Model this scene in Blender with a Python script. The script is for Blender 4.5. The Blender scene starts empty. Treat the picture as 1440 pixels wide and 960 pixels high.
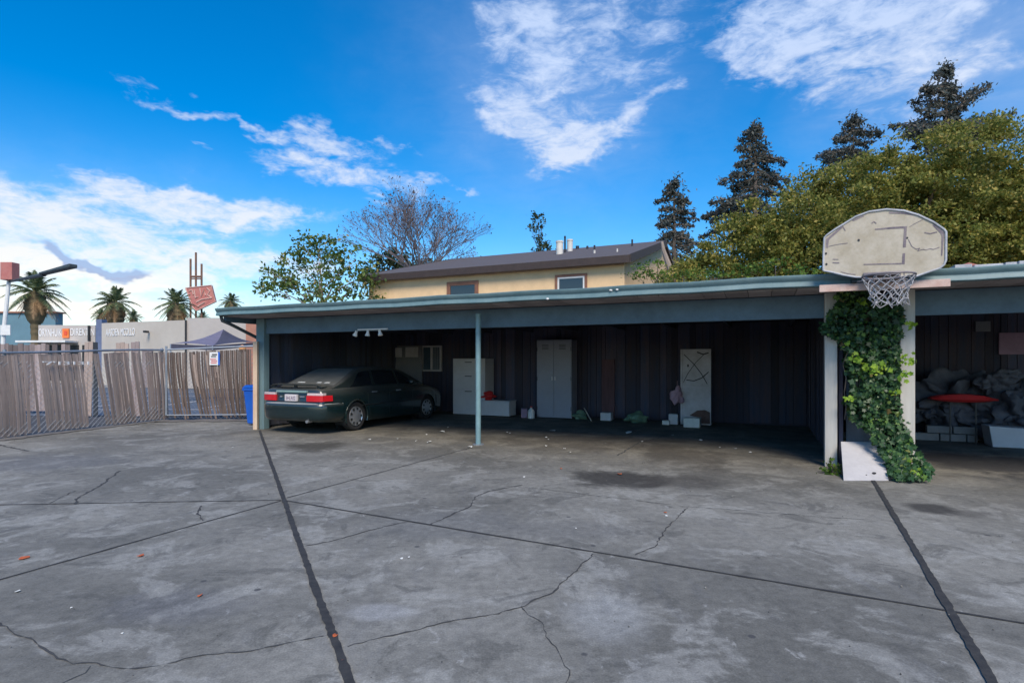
import bpy, math, random
import numpy as np
from mathutils import Vector, Matrix, noise as mnoise

R = math.radians
S = bpy.context.scene
COL = S.collection
# ------------------------------------------------------------------ camera
EYE, F = 1.44, 790.0
cam_d = bpy.data.cameras.new('camera')
cam = bpy.data.objects.new('camera', cam_d)
COL.objects.link(cam)
cam.location = (0, 0, EYE)
cam.rotation_euler = (R(90), 0, 0)
cam_d.sensor_width = 36
cam_d.lens = F / 1440 * 36
cam_d.shift_y = 30 / 1440
cam_d.clip_start = 0.05
cam_d.clip_end = 3000
S.camera = cam
# ------------------------------------------------------------------ exposure
S.view_settings.view_transform = 'Standard'
S.view_settings.look = 'None'
S.view_settings.gamma = 1
S.view_settings.exposure = 0.95
# ------------------------------------------------------------------ sun
SUN_EL, SUN_AZ = 46.0, 172.0         # azimuth from +Y, clockwise
sd = bpy.data.lights.new('sun', 'SUN')
sd.energy = 2.1
sd.angle = R(24)
sd.color = (1.0, 0.90, 0.76)
sun = bpy.data.objects.new('sun', sd)
COL.objects.link(sun)
sv = Vector((math.sin(R(SUN_AZ)) * math.cos(R(SUN_EL)), math.cos(R(SUN_AZ)) * math.cos(R(SUN_EL)), math.sin(R(SUN_EL))))
sun.rotation_euler = sv.to_track_quat('Z', 'Y').to_euler()
sun.location = (-20, -10, 30)
# ------------------------------------------------------------------ world
W = bpy.data.worlds.new('World')
S.world = W
W.use_nodes = True
nt = W.node_tree
nt.nodes.clear()


def N(tree, kind, **kw):
    n = tree.nodes.new(kind)
    for k, v in kw.items():
        setattr(n, k, v)
    return n


def M_(tree, op, a, b=None, c=None, clamp=False):
    n = tree.nodes.new('ShaderNodeMath')
    n.operation = op
    n.use_clamp = clamp
    for i, x in enumerate((a, b, c)):
        if x is None:
            continue
        if isinstance(x, (int, float)):
            n.inputs[i].default_value = x
        else:
            tree.links.new(x, n.inputs[i])
    return n.outputs[0]


def build_world():
    T = nt
    sky = N(T, 'ShaderNodeTexSky', sky_type='NISHITA')
    sky.sun_disc = False
    sky.sun_elevation = R(SUN_EL)
    sky.sun_rotation = R(SUN_AZ)
    sky.air_density = 1.0
    sky.dust_density = 0.4
    sky.ozone_density = 2.5
    hs = N(T, 'ShaderNodeHueSaturation')
    hs.inputs['Saturation'].default_value = 1.52
    hs.inputs['Value'].default_value = 1.0
    hs.inputs['Hue'].default_value = .502
    T.links.new(sky.outputs[0], hs.inputs['Color'])
    tc = N(T, 'ShaderNodeTexCoord')
    sep = N(T, 'ShaderNodeSeparateXYZ')
    T.links.new(tc.outputs['Generated'], sep.inputs[0])
    x, y, z = sep.outputs
    az = M_(T, 'MULTIPLY', M_(T, 'ARCTAN2', x, y), 180 / math.pi)
    el = M_(T, 'MULTIPLY', M_(T, 'ARCSINE', z), 180 / math.pi)
    comb = N(T, 'ShaderNodeCombineXYZ')
    T.links.new(az, comb.inputs[0])
    T.links.new(el, comb.inputs[1])

    def noise(scx, scy, detail, rot=0, dist=0.0, off=0, rough=.6):
        mp = N(T, 'ShaderNodeMapping')
        mp.inputs['Scale'].default_value = (scx, scy, 1)
        mp.inputs['Rotation'].default_value = (0, 0, R(rot))
        mp.inputs['Location'].default_value = (off, off * .7, 0)
        T.links.new(comb.outputs[0], mp.inputs[0])
        n = N(T, 'ShaderNodeTexNoise')
        n.inputs['Scale'].default_value = 1
        n.inputs['Detail'].default_value = detail
        n.inputs['Roughness'].default_value = rough
        n.inputs['Distortion'].default_value = dist
        T.links.new(mp.outputs[0], n.inputs['Vector'])
        return n.outputs[0]

    # warp the mask coordinates
    w1 = M_(T, 'MULTIPLY', M_(T, 'SUBTRACT', noise(.16, .22, 4, 0, 0, 3), .5), 9)
    w2 = M_(T, 'MULTIPLY', M_(T, 'SUBTRACT', noise(.16, .22, 4, 0, 0, 17), .5), 6)
    azw = M_(T, 'ADD', az, w1)
    elw = M_(T, 'ADD', el, w2)

    def blob(u, v, ru, rv, rot=0, wt=1.0):
        a0 = math.degrees(math.atan((u - 720) / F))
        e0 = math.degrees(math.atan((510 - v) / math.hypot(F, u - 720)))
        k = math.cos(R(a0))
        ra, re = ru / F * 57.3 * k * k, rv / F * 57.3 * k
        da = M_(T, 'SUBTRACT', azw, a0)
        de = M_(T, 'SUBTRACT', elw, e0)
        c, s = math.cos(R(rot)), math.sin(R(rot))
        p = M_(T, 'ADD', M_(T, 'MULTIPLY', da, c / ra), M_(T, 'MULTIPLY', de, s / ra))
        q = M_(T, 'ADD', M_(T, 'MULTIPLY', da, -s / re), M_(T, 'MULTIPLY', de, c / re))
        r2 = M_(T, 'ADD', M_(T, 'MULTIPLY', p, p), M_(T, 'MULTIPLY', q, q))
        g = M_(T, 'EXPONENT', M_(T, 'MULTIPLY', r2, -1.0))
        return M_(T, 'MULTIPLY', g, wt)

    blobs = [
        # left banks
        (330, 168, 150, 9, -6, .95), (470, 195, 50, 16, -15, .85), (540, 202, 60, 8, -12, .6),
        (430, 232, 75, 18, -4, .9), (560, 252, 90, 14, -5, .85), (275, 214, 22, 7, -15, .7), (350, 190, 20, 5, 0, .6),
        (60, 285, 150, 24, -6, .8), (200, 268, 110, 16, -8, .85), (330, 298, 140, 24, 3, 1.15), (230, 290, 120, 22, 0, 1.0), (110, 320, 160, 20, -6, .9),
        (150, 350, 330, 26, -2, 1.15), (80, 385, 260, 34, 0, 1.1), (300, 375, 160, 26, 0, .8), (60, 440, 260, 22, 0, .9), (250, 430, 120, 10, 0, .5),
        # top middle
        (700, 155, 45, 20, -30, .95), (760, 190, 55, 26, -38, 1.1), (810, 205, 50, 22, 25, 1.05), (870, 165, 60, 14, 20, .7), (790, 110, 70, 60, 60, .45), (880, 170, 60, 40, 0, .4), (770, 60, 26, 60, 15, .65), (740, 20, 26, 40, 20, .6),
        (845, 30, 46, 46, -30, .75), (690, 40, 22, 46, 25, .6), (880, 100, 60, 18, -10, .35), (940, 60, 40, 20, 0, .4),
        # top right
        (1060, 40, 50, 50, 30, 1.0), (1130, 30, 60, 45, 30, 1.0), (1060, 95, 60, 20, -25, .75), (1230, 40, 90, 40, 20, .7), (1330, 30, 90, 40, 15, .6), (1400, 90, 110, 26, 10, .5), (1200, 90, 80, 18, 15, .5),
        (1290, 70, 120, 60, 20, .55), (1180, 20, 120, 40, 10, .5), (720, 70, 50, 60, 30, .45), (930, 30, 60, 40, 0, .4), (560, 285, 40, 8, 0, .4), (655, 268, 18, 5, 0, .5), (940, 130, 30, 12, 0, .6), (1320, 130, 150, 20, 10, .4),
    ]
    tot = None
    for b in blobs:
        g = blob(*b)
        tot = g if tot is None else M_(T, 'ADD', tot, g)
    tot = M_(T, 'MINIMUM', tot, 1.15)
    n1 = noise(.22, .55, 9, 8, .6, 5, .62)
    n2 = noise(.9, 2.2, 6, -12, .8, 31, .6)
    nn = M_(T, 'ADD', M_(T, 'MULTIPLY', M_(T, 'SUBTRACT', n1, .5), 2.3), M_(T, 'MULTIPLY', M_(T, 'SUBTRACT', n2, .5), .9))
    gate = M_(T, 'MINIMUM', M_(T, 'MULTIPLY', tot, 2.2), 1)
    dens = M_(T, 'ADD', tot, M_(T, 'MULTIPLY', nn, gate))
    mr = N(T, 'ShaderNodeMapRange', interpolation_type='SMOOTHSTEP')
    mr.inputs['From Min'].default_value = .25
    mr.inputs['From Max'].default_value = 1.5
    T.links.new(dens, mr.inputs['Value'])
    cov = M_(T, 'MULTIPLY', mr.outputs[0], .88)
    veil = M_(T, 'ADD', blob(1380, 70, 230, 110, 10, .34), M_(T, 'ADD', blob(780, 110, 170, 130, 0, .26), M_(T, 'ADD', blob(-60, 420, 520, 75, 0, .6), blob(150, 290, 360, 60, 0, .1))))
    veil = M_(T, 'MULTIPLY', veil, M_(T, 'ADD', M_(T, 'MULTIPLY', n1, 1.3), .3))
    cov = M_(T, 'MAXIMUM', cov, M_(T, 'ADD', M_(T, 'MULTIPLY', cov, .75), veil))
    cov = M_(T, 'MINIMUM', cov, .93)
    # grey undersides of the low bank on the left
    dk = M_(T, 'ADD', blob(85, 361, 85, 11, -6, 1.0), blob(165, 372, 60, 8, -3, .8))
    dkm = N(T, 'ShaderNodeMapRange', interpolation_type='SMOOTHSTEP')
    dkm.inputs['From Min'].default_value = .3
    dkm.inputs['From Max'].default_value = .9
    T.links.new(M_(T, 'ADD', dk, M_(T, 'MULTIPLY', M_(T, 'MULTIPLY', nn, .35), dk)), dkm.inputs['Value'])
    # cloud colour: whiter low, bluish high
    cr = N(T, 'ShaderNodeMapRange')
    cr.inputs['From Min'].default_value = 3
    cr.inputs['From Max'].default_value = 28
    T.links.new(el, cr.inputs['Value'])
    cc = N(T, 'ShaderNodeMix', data_type='RGBA')
    T.links.new(cr.outputs[0], cc.inputs['Factor'])
    cc.inputs['A'].default_value = (5.8, 5.5, 4.9, 1)
    cc.inputs['B'].default_value = (3.3, 4.0, 5.4, 1)
    c2 = N(T, 'ShaderNodeMix', data_type='RGBA')
    T.links.new(dkm.outputs[0], c2.inputs['Factor'])
    T.links.new(cc.outputs['Result'], c2.inputs['A'])
    c2.inputs['B'].default_value = (2.3, 2.6, 3.7, 1)
    mx = N(T, 'ShaderNodeMix', data_type='RGBA')
    T.links.new(M_(T, 'MAXIMUM', cov, M_(T, 'MULTIPLY', dkm.outputs[0], .8)), mx.inputs['Factor'])
    T.links.new(hs.outputs[0], mx.inputs['A'])
    T.links.new(c2.outputs['Result'], mx.inputs['B'])
    bg = N(T, 'ShaderNodeBackground')
    bg.inputs['Strength'].default_value = 0.1
    T.links.new(mx.outputs['Result'], bg.inputs['Color'])
    out = N(T, 'ShaderNodeOutputWorld')
    T.links.new(bg.outputs[0], out.inputs[0])


build_world()

# ------------------------------------------------------------------ placing helpers
def P(u, v, Y):
    return Vector(((u - 720) / F * Y, Y, EYE - (v - 510) / F * Y))


def G(u, v, z=0.0):
    Y = (EYE - z) * F / (v - 510)
    return Vector(((u - 720) / F * Y, Y, z))


LC = Vector((-5.51, 12.3))          # foot of the left carport post
DV = Vector((.914, -.406))          # along the carport front
NV = Vector((.406, .914))           # into the carport


def C(s, n, z=0.0):
    p = LC + DV * s + NV * n
    return Vector((p.x, p.y, z))


def onC(u, v, n):
    """point where the sight line of a photo position meets the vertical plane n behind the carport front"""
    k = (u - 720) / F
    a = LC + NV * n
    # a.x + DV.x s = k (a.y + DV.y s)
    s = (k * a.y - a.x) / (DV.x - k * DV.y)
    Y = a.y + DV.y * s
    return s, EYE - (v - 510) / F * Y


# ------------------------------------------------------------------ mesh helpers
class MB:
    def __init__(self):
        self.v, self.f = [], []

    def quad(self, *pts):
        b = len(self.v)
        self.v += [tuple(p) for p in pts]
        self.f.append(tuple(range(b, b + len(pts))))

    def hexa(self, p):
        """eight points: bottom four counter-clockwise, top four"""
        b = len(self.v)
        self.v += [tuple(q) for q in p]
        for f in ((3, 2, 1, 0), (4, 5, 6, 7), (0, 1, 5, 4), (1, 2, 6, 5), (2, 3, 7, 6), (3, 0, 4, 7)):
            self.f.append(tuple(b + i for i in f))

    def box(self, x0, x1, y0, y1, z0, z1, M=None):
        p = [Vector(q) for q in ((x0, y0, z0), (x1, y0, z0), (x1, y1, z0), (x0, y1, z0), (x0, y0, z1), (x1, y0, z1), (x1, y1, z1), (x0, y1, z1))]
        if M is not None:
            p = [M @ q for q in p]
        self.hexa(p)

    def cbox(self, s0, s1, n0, n1, z0, z1):
        self.hexa([C(s0, n0, z0), C(s1, n0, z0), C(s1, n1, z0), C(s0, n1, z0), C(s0, n0, z1), C(s1, n0, z1), C(s1, n1, z1), C(s0, n1, z1)])

    def tube(self, pts, r, n=8, cap=True):
        pts = [Vector(p) for p in pts]
        if not hasattr(r, '__len__'):
            r = [r] * len(pts)
        b = len(self.v)
        up = None
        for i, p in enumerate(pts):
            t = (pts[min(i + 1, len(pts) - 1)] - pts[max(i - 1, 0)])
            if t.length < 1e-9:
                t = Vector((0, 0, 1))
            t.normalize()
            if up is None:
                up = Vector((0, 0, 1)) if abs(t.z) < .9 else Vector((1, 0, 0))
            a = t.cross(up)
            if a.length < 1e-6:
                a = t.cross(Vector((0, 1, 0)))
            a.normalize()
            c = a.cross(t)
            up = c
            for k in range(n):
                an = 2 * math.pi * k / n
                self.v.append(tuple(p + (a * math.cos(an) + c * math.sin(an)) * r[i]))
        for i in range(len(pts) - 1):
            for k in range(n):
                k2 = (k + 1) % n
                self.f.append((b + i * n + k, b + i * n + k2, b + (i + 1) * n + k2, b + (i + 1) * n + k))
        if cap:
            self.f.append(tuple(b + k for k in reversed(range(n))))
            e = b + (len(pts) - 1) * n
            self.f.append(tuple(e + k for k in range(n)))

    def prism(self, poly, off):
        """closed polygon of 3d points pushed along vector off"""
        n = len(poly)
        b = len(self.v)
        off = Vector(off)
        self.v += [tuple(p) for p in poly] + [tuple(Vector(p) + off) for p in poly]
        self.f.append(tuple(range(b, b + n)))
        self.f.append(tuple(range(b + 2 * n - 1, b + n - 1, -1)))
        for i in range(n):
            j = (i + 1) % n
            self.f.append((b + j, b + i, b + n + i, b + n + j))

    def lathe(self, prof, c, n=24, M=None, closed=False):
        """profile of (radius, height)"""
        b = len(self.v)
        c = Vector(c)
        for r, h in prof:
            for k in range(n):
                a = 2 * math.pi * k / n
                p = Vector((r * math.cos(a), r * math.sin(a), h))
                if M is not None:
                    p = M @ p
                self.v.append(tuple(c + p))
        m = len(prof)
        for i in range(m - 1):
            for k in range(n):
                k2 = (k + 1) % n
                self.f.append((b + i * n + k, b + i * n + k2, b + (i + 1) * n + k2, b + (i + 1) * n + k))

    def blob(self, c, r, seed=0, sub=3, amp=.25, fr=1.5):
        import bmesh
        bm = bmesh.new()
        bmesh.ops.create_icosphere(bm, subdivisions=sub, radius=1)
        b = len(self.v)
        for v in bm.verts:
            d = v.co.normalized()
            k = 1 + amp * mnoise.noise(d * fr + Vector((seed * 3.1, seed, 0))) * 1.6
            if sub >= 5:
                k += .10 * (1 - abs(mnoise.noise(d * 5 + Vector((seed, 2, 0))) * 2.5)) + .05 * (1 - abs(mnoise.noise(d * 13 + Vector((seed, 9, 0))) * 3))
            self.v.append((c[0] + d.x * r[0] * k, c[1] + d.y * r[1] * k, c[2] + d.z * r[2] * k))
        for f in bm.faces:
            self.f.append(tuple(b + v.index for v in f.verts))
        bm.free()

    def build(self, name, m, parent=None, smooth=False, bevel=0):
        return make_obj(name, self.v, self.f, m, parent, smooth, bevel)


ORG = {}


def make_obj(name, v, f, m, parent=None, smooth=False, bevel=0):
    arr = np.array([tuple(p) for p in v], dtype=float).reshape(-1, 3)
    if parent is not None:
        org = ORG[parent.name]
    else:
        org = np.array([(arr[:, 0].min() + arr[:, 0].max()) / 2, (arr[:, 1].min() + arr[:, 1].max()) / 2, arr[:, 2].min()])
    me = bpy.data.meshes.new(name)
    me.from_pydata((arr - org).tolist(), [], [tuple(x) for x in f])
    me.update()
    o = bpy.data.objects.new(name, me)
    COL.objects.link(o)
    if isinstance(m, (list, tuple)):
        for k in m:
            me.materials.append(k)
    else:
        me.materials.append(m)
    if parent is not None:
        o.parent = parent
    else:
        o.location = org
    ORG[o.name] = org
    if smooth:
        me.polygons.foreach_set('use_smooth', [True] * len(me.polygons))
    if bevel:
        b = o.modifiers.new('bevel', 'BEVEL')
        b.width = bevel
        b.segments = 2
        b.limit_method = 'ANGLE'
        b.angle_limit = R(40)
    return o


def tag(o, label=None, cat=None, group=None, kind=None):
    if label:
        o['label'] = label
    if cat:
        o['category'] = cat
    if group:
        o['group'] = group
    if kind:
        o['kind'] = kind
    return o


def thing(name, loc, label, cat, group=None):
    o = bpy.data.objects.new(name, None)
    o.empty_display_size = .1
    COL.objects.link(o)
    o.location = loc
    ORG[o.name] = np.array(tuple(loc), dtype=float)
    return tag(o, label, cat, group)


def smoothed(o, ang=40):
    me = o.data
    me.polygons.foreach_set('use_smooth', [True] * len(me.polygons))
    try:
        me.set_sharp_from_angle(angle=R(ang))
    except Exception:
        pass
    return o


# ------------------------------------------------------------------ materials
def new_mat(name):
    m = bpy.data.materials.new(name)
    m.use_nodes = True
    t = m.node_tree
    b = t.nodes['Principled BSDF']
    return m, t, b


def mat(name, c, rough=.7, var=.15, sc=4.0, bump=.0, metal=0, c2=None, coat=0, island=0, stretch=(1, 1, 1), spec=.5, thr=None):
    """noise-varied colour; c2: second colour patched in by noise; island: per-piece brightness spread"""
    m, t, b = new_mat(name)
    tc = N(t, 'ShaderNodeTexCoord')
    mp = N(t, 'ShaderNodeMapping')
    mp.inputs['Scale'].default_value = stretch
    t.links.new(tc.outputs['Object'], mp.inputs[0])
    n = N(t, 'ShaderNodeTexNoise')
    n.inputs['Scale'].default_value = sc
    n.inputs['Detail'].default_value = 8
    n.inputs['Roughness'].default_value = .65
    t.links.new(mp.outputs[0], n.inputs['Vector'])
    ramp = N(t, 'ShaderNodeMapRange')
    ramp.inputs['From Min'].default_value = .3 if thr is None else thr - .06
    ramp.inputs['From Max'].default_value = .7 if thr is None else thr + .06
    t.links.new(n.outputs[0], ramp.inputs['Value'])
    mx = N(t, 'ShaderNodeMix', data_type='RGBA')
    t.links.new(ramp.outputs[0], mx.inputs['Factor'])
    lo = [max(0, k * (1 - var)) for k in c]
    hi = [min(1, k * (1 + var)) for k in c] if c2 is None else list(c2)
    if c2 is not None:
        lo = list(c)
    mx.inputs['A'].default_value = (*lo, 1)
    mx.inputs['B'].default_value = (*hi, 1)
    col = mx.outputs['Result']
    # fine grain
    g = N(t, 'ShaderNodeTexNoise')
    g.inputs['Scale'].default_value = sc * 9
    g.inputs['Detail'].default_value = 4
    t.links.new(mp.outputs[0], g.inputs['Vector'])
    hv = N(t, 'ShaderNodeHueSaturation')
    t.links.new(col, hv.inputs['Color'])
    val = M_(t, 'ADD', M_(t, 'MULTIPLY', g.outputs[0], var * 1.2), 1 - var * .6)
    if island:
        geo = N(t, 'ShaderNodeNewGeometry')
        val = M_(t, 'MULTIPLY', val, M_(t, 'ADD', M_(t, 'MULTIPLY', geo.outputs['Random Per Island'], 2 * island), 1 - island))
    t.links.new(val, hv.inputs['Value'])
    t.links.new(hv.outputs[0], b.inputs['Base Color'])
    b.inputs['Roughness'].default_value = rough
    b.inputs['Metallic'].default_value = metal
    b.inputs['Coat Weight'].default_value = coat
    b.inputs['Specular IOR Level'].default_value = spec
    if bump:
        bp = N(t, 'ShaderNodeBump')
        bp.inputs['Strength'].default_value = bump
        bp.inputs['Distance'].default_value = .02
        t.links.new(n.outputs[0], bp.inputs['Height'])
        t.links.new(bp.outputs[0], b.inputs['Normal'])
    return m


def leaf_mat(name, cols, rough=.55, trans=.3):
    """cols: list of (position, colour), picked per leaf"""
    m, t, b = new_mat(name)
    geo = N(t, 'ShaderNodeNewGeometry')
    cr = N(t, 'ShaderNodeValToRGB')
    e = cr.color_ramp.elements
    e[0].position, e[0].color = cols[0][0], (*cols[0][1], 1)
    e[1].position, e[1].color = cols[-1][0], (*cols[-1][1], 1)
    for p, c in cols[1:-1]:
        k = e.new(p)
        k.color = (*c, 1)
    t.links.new(geo.outputs['Random Per Island'], cr.inputs[0])
    tc = N(t, 'ShaderNodeTexCoord')
    n = N(t, 'ShaderNodeTexNoise')
    n.inputs['Scale'].default_value = .7
    n.inputs['Detail'].default_value = 3
    t.links.new(tc.outputs['Object'], n.inputs['Vector'])
    hv = N(t, 'ShaderNodeHueSaturation')
    t.links.new(cr.outputs[0], hv.inputs['Color'])
    t.links.new(M_(t, 'ADD', M_(t, 'MULTIPLY', n.outputs[0], 1.1), .45), hv.inputs['Value'])
    t.links.new(hv.outputs[0], b.inputs['Base Color'])
    b.inputs['Roughness'].default_value = rough
    b.inputs['Specular IOR Level'].default_value = .3
    tr = N(t, 'ShaderNodeBsdfTranslucent')
    t.links.new(hv.outputs[0], tr.inputs[0])
    ms = N(t, 'ShaderNodeMixShader')
    ms.inputs[0].default_value = trans
    out = t.nodes['Material Output']
    t.links.new(b.outputs[0], ms.inputs[1])
    t.links.new(tr.outputs[0], ms.inputs[2])
    t.links.new(ms.outputs[0], out.inputs[0])
    return m


def glass_mat(name, c=(.02, .025, .03), rough=.08):
    m, t, b = new_mat(name)
    b.inputs['Base Color'].default_value = (*c, 1)
    b.inputs['Roughness'].default_value = rough
    b.inputs['Specular IOR Level'].default_value = .8
    return m


def concrete_mat():
    m, t, b = new_mat('yard_concrete')
    geo = N(t, 'ShaderNodeNewGeometry')
    pos = geo.outputs['Position']

    def nz(sc, det=8, rough=.6, stretch=None, dist=0, off=0):
        mp = N(t, 'ShaderNodeMapping')
        mp.inputs['Scale'].default_value = stretch or (1, 1, 1)
        mp.inputs['Location'].default_value = (off, off * 1.3, 0)
        t.links.new(pos, mp.inputs[0])
        n = N(t, 'ShaderNodeTexNoise')
        n.inputs['Scale'].default_value = sc
        n.inputs['Detail'].default_value = det
        n.inputs['Roughness'].default_value = rough
        n.inputs['Distortion'].default_value = dist
        t.links.new(mp.outputs[0], n.inputs['Vector'])
        return n.outputs[0]

    def rng(v, a, bb, c=0, d=1, sm=True):
        r = N(t, 'ShaderNodeMapRange', interpolation_type='SMOOTHSTEP' if sm else 'LINEAR')
        r.inputs['From Min'].default_value = a
        r.inputs['From Max'].default_value = bb
        r.inputs['To Min'].default_value = c
        r.inputs['To Max'].default_value = d
        t.links.new(v, r.inputs['Value'])
        return r.outputs[0]

    def mixc(fac, A, B):
        x = N(t, 'ShaderNodeMix', data_type='RGBA')
        if isinstance(fac, float):
            x.inputs['Factor'].default_value = fac
        else:
            t.links.new(fac, x.inputs['Factor'])
        for nm, q in (('A', A), ('B', B)):
            if isinstance(q, tuple):
                x.inputs[nm].default_value = (*q, 1)
            else:
                t.links.new(q, x.inputs[nm])
        return x.outputs['Result']

    big = nz(.45, 5, .6, off=4)
    mid = nz(1.6, 8, .68, dist=.5, off=9)
    fine = nz(14, 8, .7)
    grit = nz(95, 3, .7)
    col = mixc(rng(big, .35, .65), (.132, .128, .113), (.228, .220, .194))
    col = mixc(rng(mid, .51, .60, 0, .6), col, (.30, .295, .27))
    col = mixc(rng(nz(2.3, 9, .72, dist=1.0, off=33), .53, .62, 0, .6), col, (.095, .093, .084))
    col = mixc(rng(nz(6, 6, .7, stretch=(1, .6, 1), dist=.4, off=50), .62, .68, 0, .5), col, (.37, .365, .345))
    # trowel/broom streaks
    col = mixc(rng(nz(3, 8, .7, stretch=(2.2, .5, 1), dist=.6, off=70), .5, .75, 0, .25), col, (.13, .135, .15))
    sep = N(t, 'ShaderNodeSeparateXYZ')
    t.links.new(pos, sep.inputs[0])
    X, Y = sep.outputs[0], sep.outputs[1]
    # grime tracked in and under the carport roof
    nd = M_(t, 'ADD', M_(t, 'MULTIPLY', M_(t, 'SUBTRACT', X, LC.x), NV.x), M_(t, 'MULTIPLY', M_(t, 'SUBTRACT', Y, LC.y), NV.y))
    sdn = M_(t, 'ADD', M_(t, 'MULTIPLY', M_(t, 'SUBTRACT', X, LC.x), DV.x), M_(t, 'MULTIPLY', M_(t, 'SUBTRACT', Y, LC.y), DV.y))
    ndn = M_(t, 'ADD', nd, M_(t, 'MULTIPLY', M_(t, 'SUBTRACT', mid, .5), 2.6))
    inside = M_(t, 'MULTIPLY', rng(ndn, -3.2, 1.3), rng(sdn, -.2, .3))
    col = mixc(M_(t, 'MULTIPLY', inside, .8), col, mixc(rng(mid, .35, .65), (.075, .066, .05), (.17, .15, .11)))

    # oil stains
    def stain(u, v, ru, rv, c, op):
        nonlocal col
        g = G(u, v)
        ga = G(u + ru, v)
        gb, gc = G(u, v - rv), G(u, v + rv)
        rx, ry = abs(ga.x - g.x), abs(gb.y - gc.y) / 2
        dx = M_(t, 'DIVIDE', M_(t, 'SUBTRACT', X, g.x), rx)
        dy = M_(t, 'DIVIDE', M_(t, 'SUBTRACT', Y, g.y), ry)
        d = M_(t, 'SQRT', M_(t, 'ADD', M_(t, 'MULTIPLY', dx, dx), M_(t, 'MULTIPLY', dy, dy)))
        d = M_(t, 'ADD', d, M_(t, 'MULTIPLY', M_(t, 'SUBTRACT', mid, .5), 2.0))
        col = mixc(rng(d, .45, 1.15, op, 0), col, c)
    stain(865, 672, 75, 14, (.03, .028, .026), .85)
    stain(960, 676, 60, 12, (.05, .045, .04), .6)
    stain(438, 628, 48, 8, (.05, .045, .035), .8)
    stain(1310, 715, 36, 9, (.035, .033, .032), .85)
    stain(1370, 722, 50, 6, (.07, .065, .06), .5)
    stain(960, 640, 70, 20, (.05, .042, .033), .6)
    stain(820, 620, 120, 14, (.06, .05, .04), .5)
    stain(60, 650, 120, 14, (.12, .125, .135), .45)
    stain(510, 345 + 320, 120, 10, (.20, .19, .165), .5)
    stain(620, 735, 110, 24, (.13, .132, .13), .5)
    stain(800, 745, 120, 16, (.12, .12, .118), .4)
    stain(860, 860, 60, 40, (.36, .37, .37), .35)
    stain(250, 850, 110, 30, (.13, .132, .14), .45)
    stain(540, 860, 60, 14, (.36, .365, .37), .4)
    stain(1380, 650, 110, 24, (.035, .033, .034), .8)
    hv = N(t, 'ShaderNodeHueSaturation')
    t.links.new(col, hv.inputs['Color'])
    v = M_(t, 'ADD', M_(t, 'MULTIPLY', fine, 1.3), .35)
    v = M_(t, 'MULTIPLY', v, M_(t, 'ADD', M_(t, 'MULTIPLY', grit, 1.2), .4))
    t.links.new(v, hv.inputs['Value'])
    # small round gum and rust spots
    vo = N(t, 'ShaderNodeTexVoronoi')
    vo.inputs['Scale'].default_value = 2.1
    t.links.new(pos, vo.inputs['Vector'])
    sp = rng(vo.outputs['Distance'], .035, .055, .75, 0)
    cl = mixc(sp, hv.outputs[0], (.05, .05, .055))
    t.links.new(cl, b.inputs['Base Color'])
    b.inputs['Roughness'].default_value = .82
    b.inputs['Specular IOR Level'].default_value = .35
    bp = N(t, 'ShaderNodeBump')
    bp.inputs['Strength'].default_value = .35
    bp.inputs['Distance'].default_value = .012
    t.links.new(M_(t, 'ADD', M_(t, 'MULTIPLY', fine, .6), M_(t, 'MULTIPLY', grit, .4)), bp.inputs['Height'])
    t.links.new(bp.outputs[0], b.inputs['Normal'])
    return m


MT = {}
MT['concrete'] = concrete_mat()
MT['asphalt'] = mat('asphalt', (.055, .058, .066), .9, .3, 1.5, .2)
MT['seam'] = mat('seam_tar', (.018, .018, .02), .85, .45, 14, .3, c2=(.05, .048, .045))
MT['crack'] = mat('crack_dark', (.05, .05, .05), .95, .4, 9)
MT['line'] = mat('road_paint', (.6, .6, .62), .7, .2, 5)
MT['dirt'] = mat('dirt', (.10, .09, .085), .95, .4, 3, .5, c2=(.19, .18, .17))
MT['teal'] = mat('teal_paint', (.10, .175, .19), .5, .2, 3, .05, c2=(.17, .25, .255))
MT['teal_dk'] = mat('beam_paint', (.085, .14, .185), .6, .2, 3, .05)
MT['post_w'] = mat('post_paint', (.50, .47, .42), .65, .14, 2.2, .1, stretch=(6, 6, .6))
MT['post_t'] = mat('corner_post_paint', (.13, .20, .215), .6, .15, 2, .08, stretch=(6, 6, .6))
MT['pipe'] = mat('pipe_paint', (.17, .28, .30), .4, .15, 5)
MT['soffit'] = mat('soffit_boards', (.28, .24, .235), .8, .2, 3, .05, island=.2)
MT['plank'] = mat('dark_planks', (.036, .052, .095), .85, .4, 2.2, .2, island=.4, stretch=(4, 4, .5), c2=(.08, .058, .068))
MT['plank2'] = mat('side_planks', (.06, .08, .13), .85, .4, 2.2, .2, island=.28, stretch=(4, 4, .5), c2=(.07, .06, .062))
MT['redplank'] = mat('red_plank', (.10, .055, .065), .85, .3, 3, .1, stretch=(4, 4, .5))
MT['roof'] = mat('roof_felt', (.10, .10, .105), .9, .25, 3)
MT['roofw'] = mat('roof_edging', (.42, .42, .44), .8, .3, 6, .2)
MT['brick'] = mat('brick_red', (.38, .14, .11), .85, .25, 8, .2)
MT['stucco'] = mat('stucco_yellow', (.76, .52, .29), .9, .08, 2, .1)
MT['stucco_side'] = MT['stucco']
MT['shingle'] = mat('brown_shingles', (.095, .082, .085), .9, .25, 5, .2, stretch=(1, 4, 4))
MT['trim_b'] = mat('brown_trim', (.045, .030, .026), .7, .2, 5)
MT['trim_wd'] = mat('window_brown', (.22, .10, .06), .7, .2, 5)
MT['white'] = mat('white_paint', (.70, .69, .66), .6, .1, 4)
MT['vent'] = mat('vent_metal', (.62, .58, .52), .5, .15, 4)
MT['dark'] = mat('dark_metal', (.02, .02, .022), .5, .3, 5)
MT['glass'] = glass_mat('window_glass')
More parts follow.
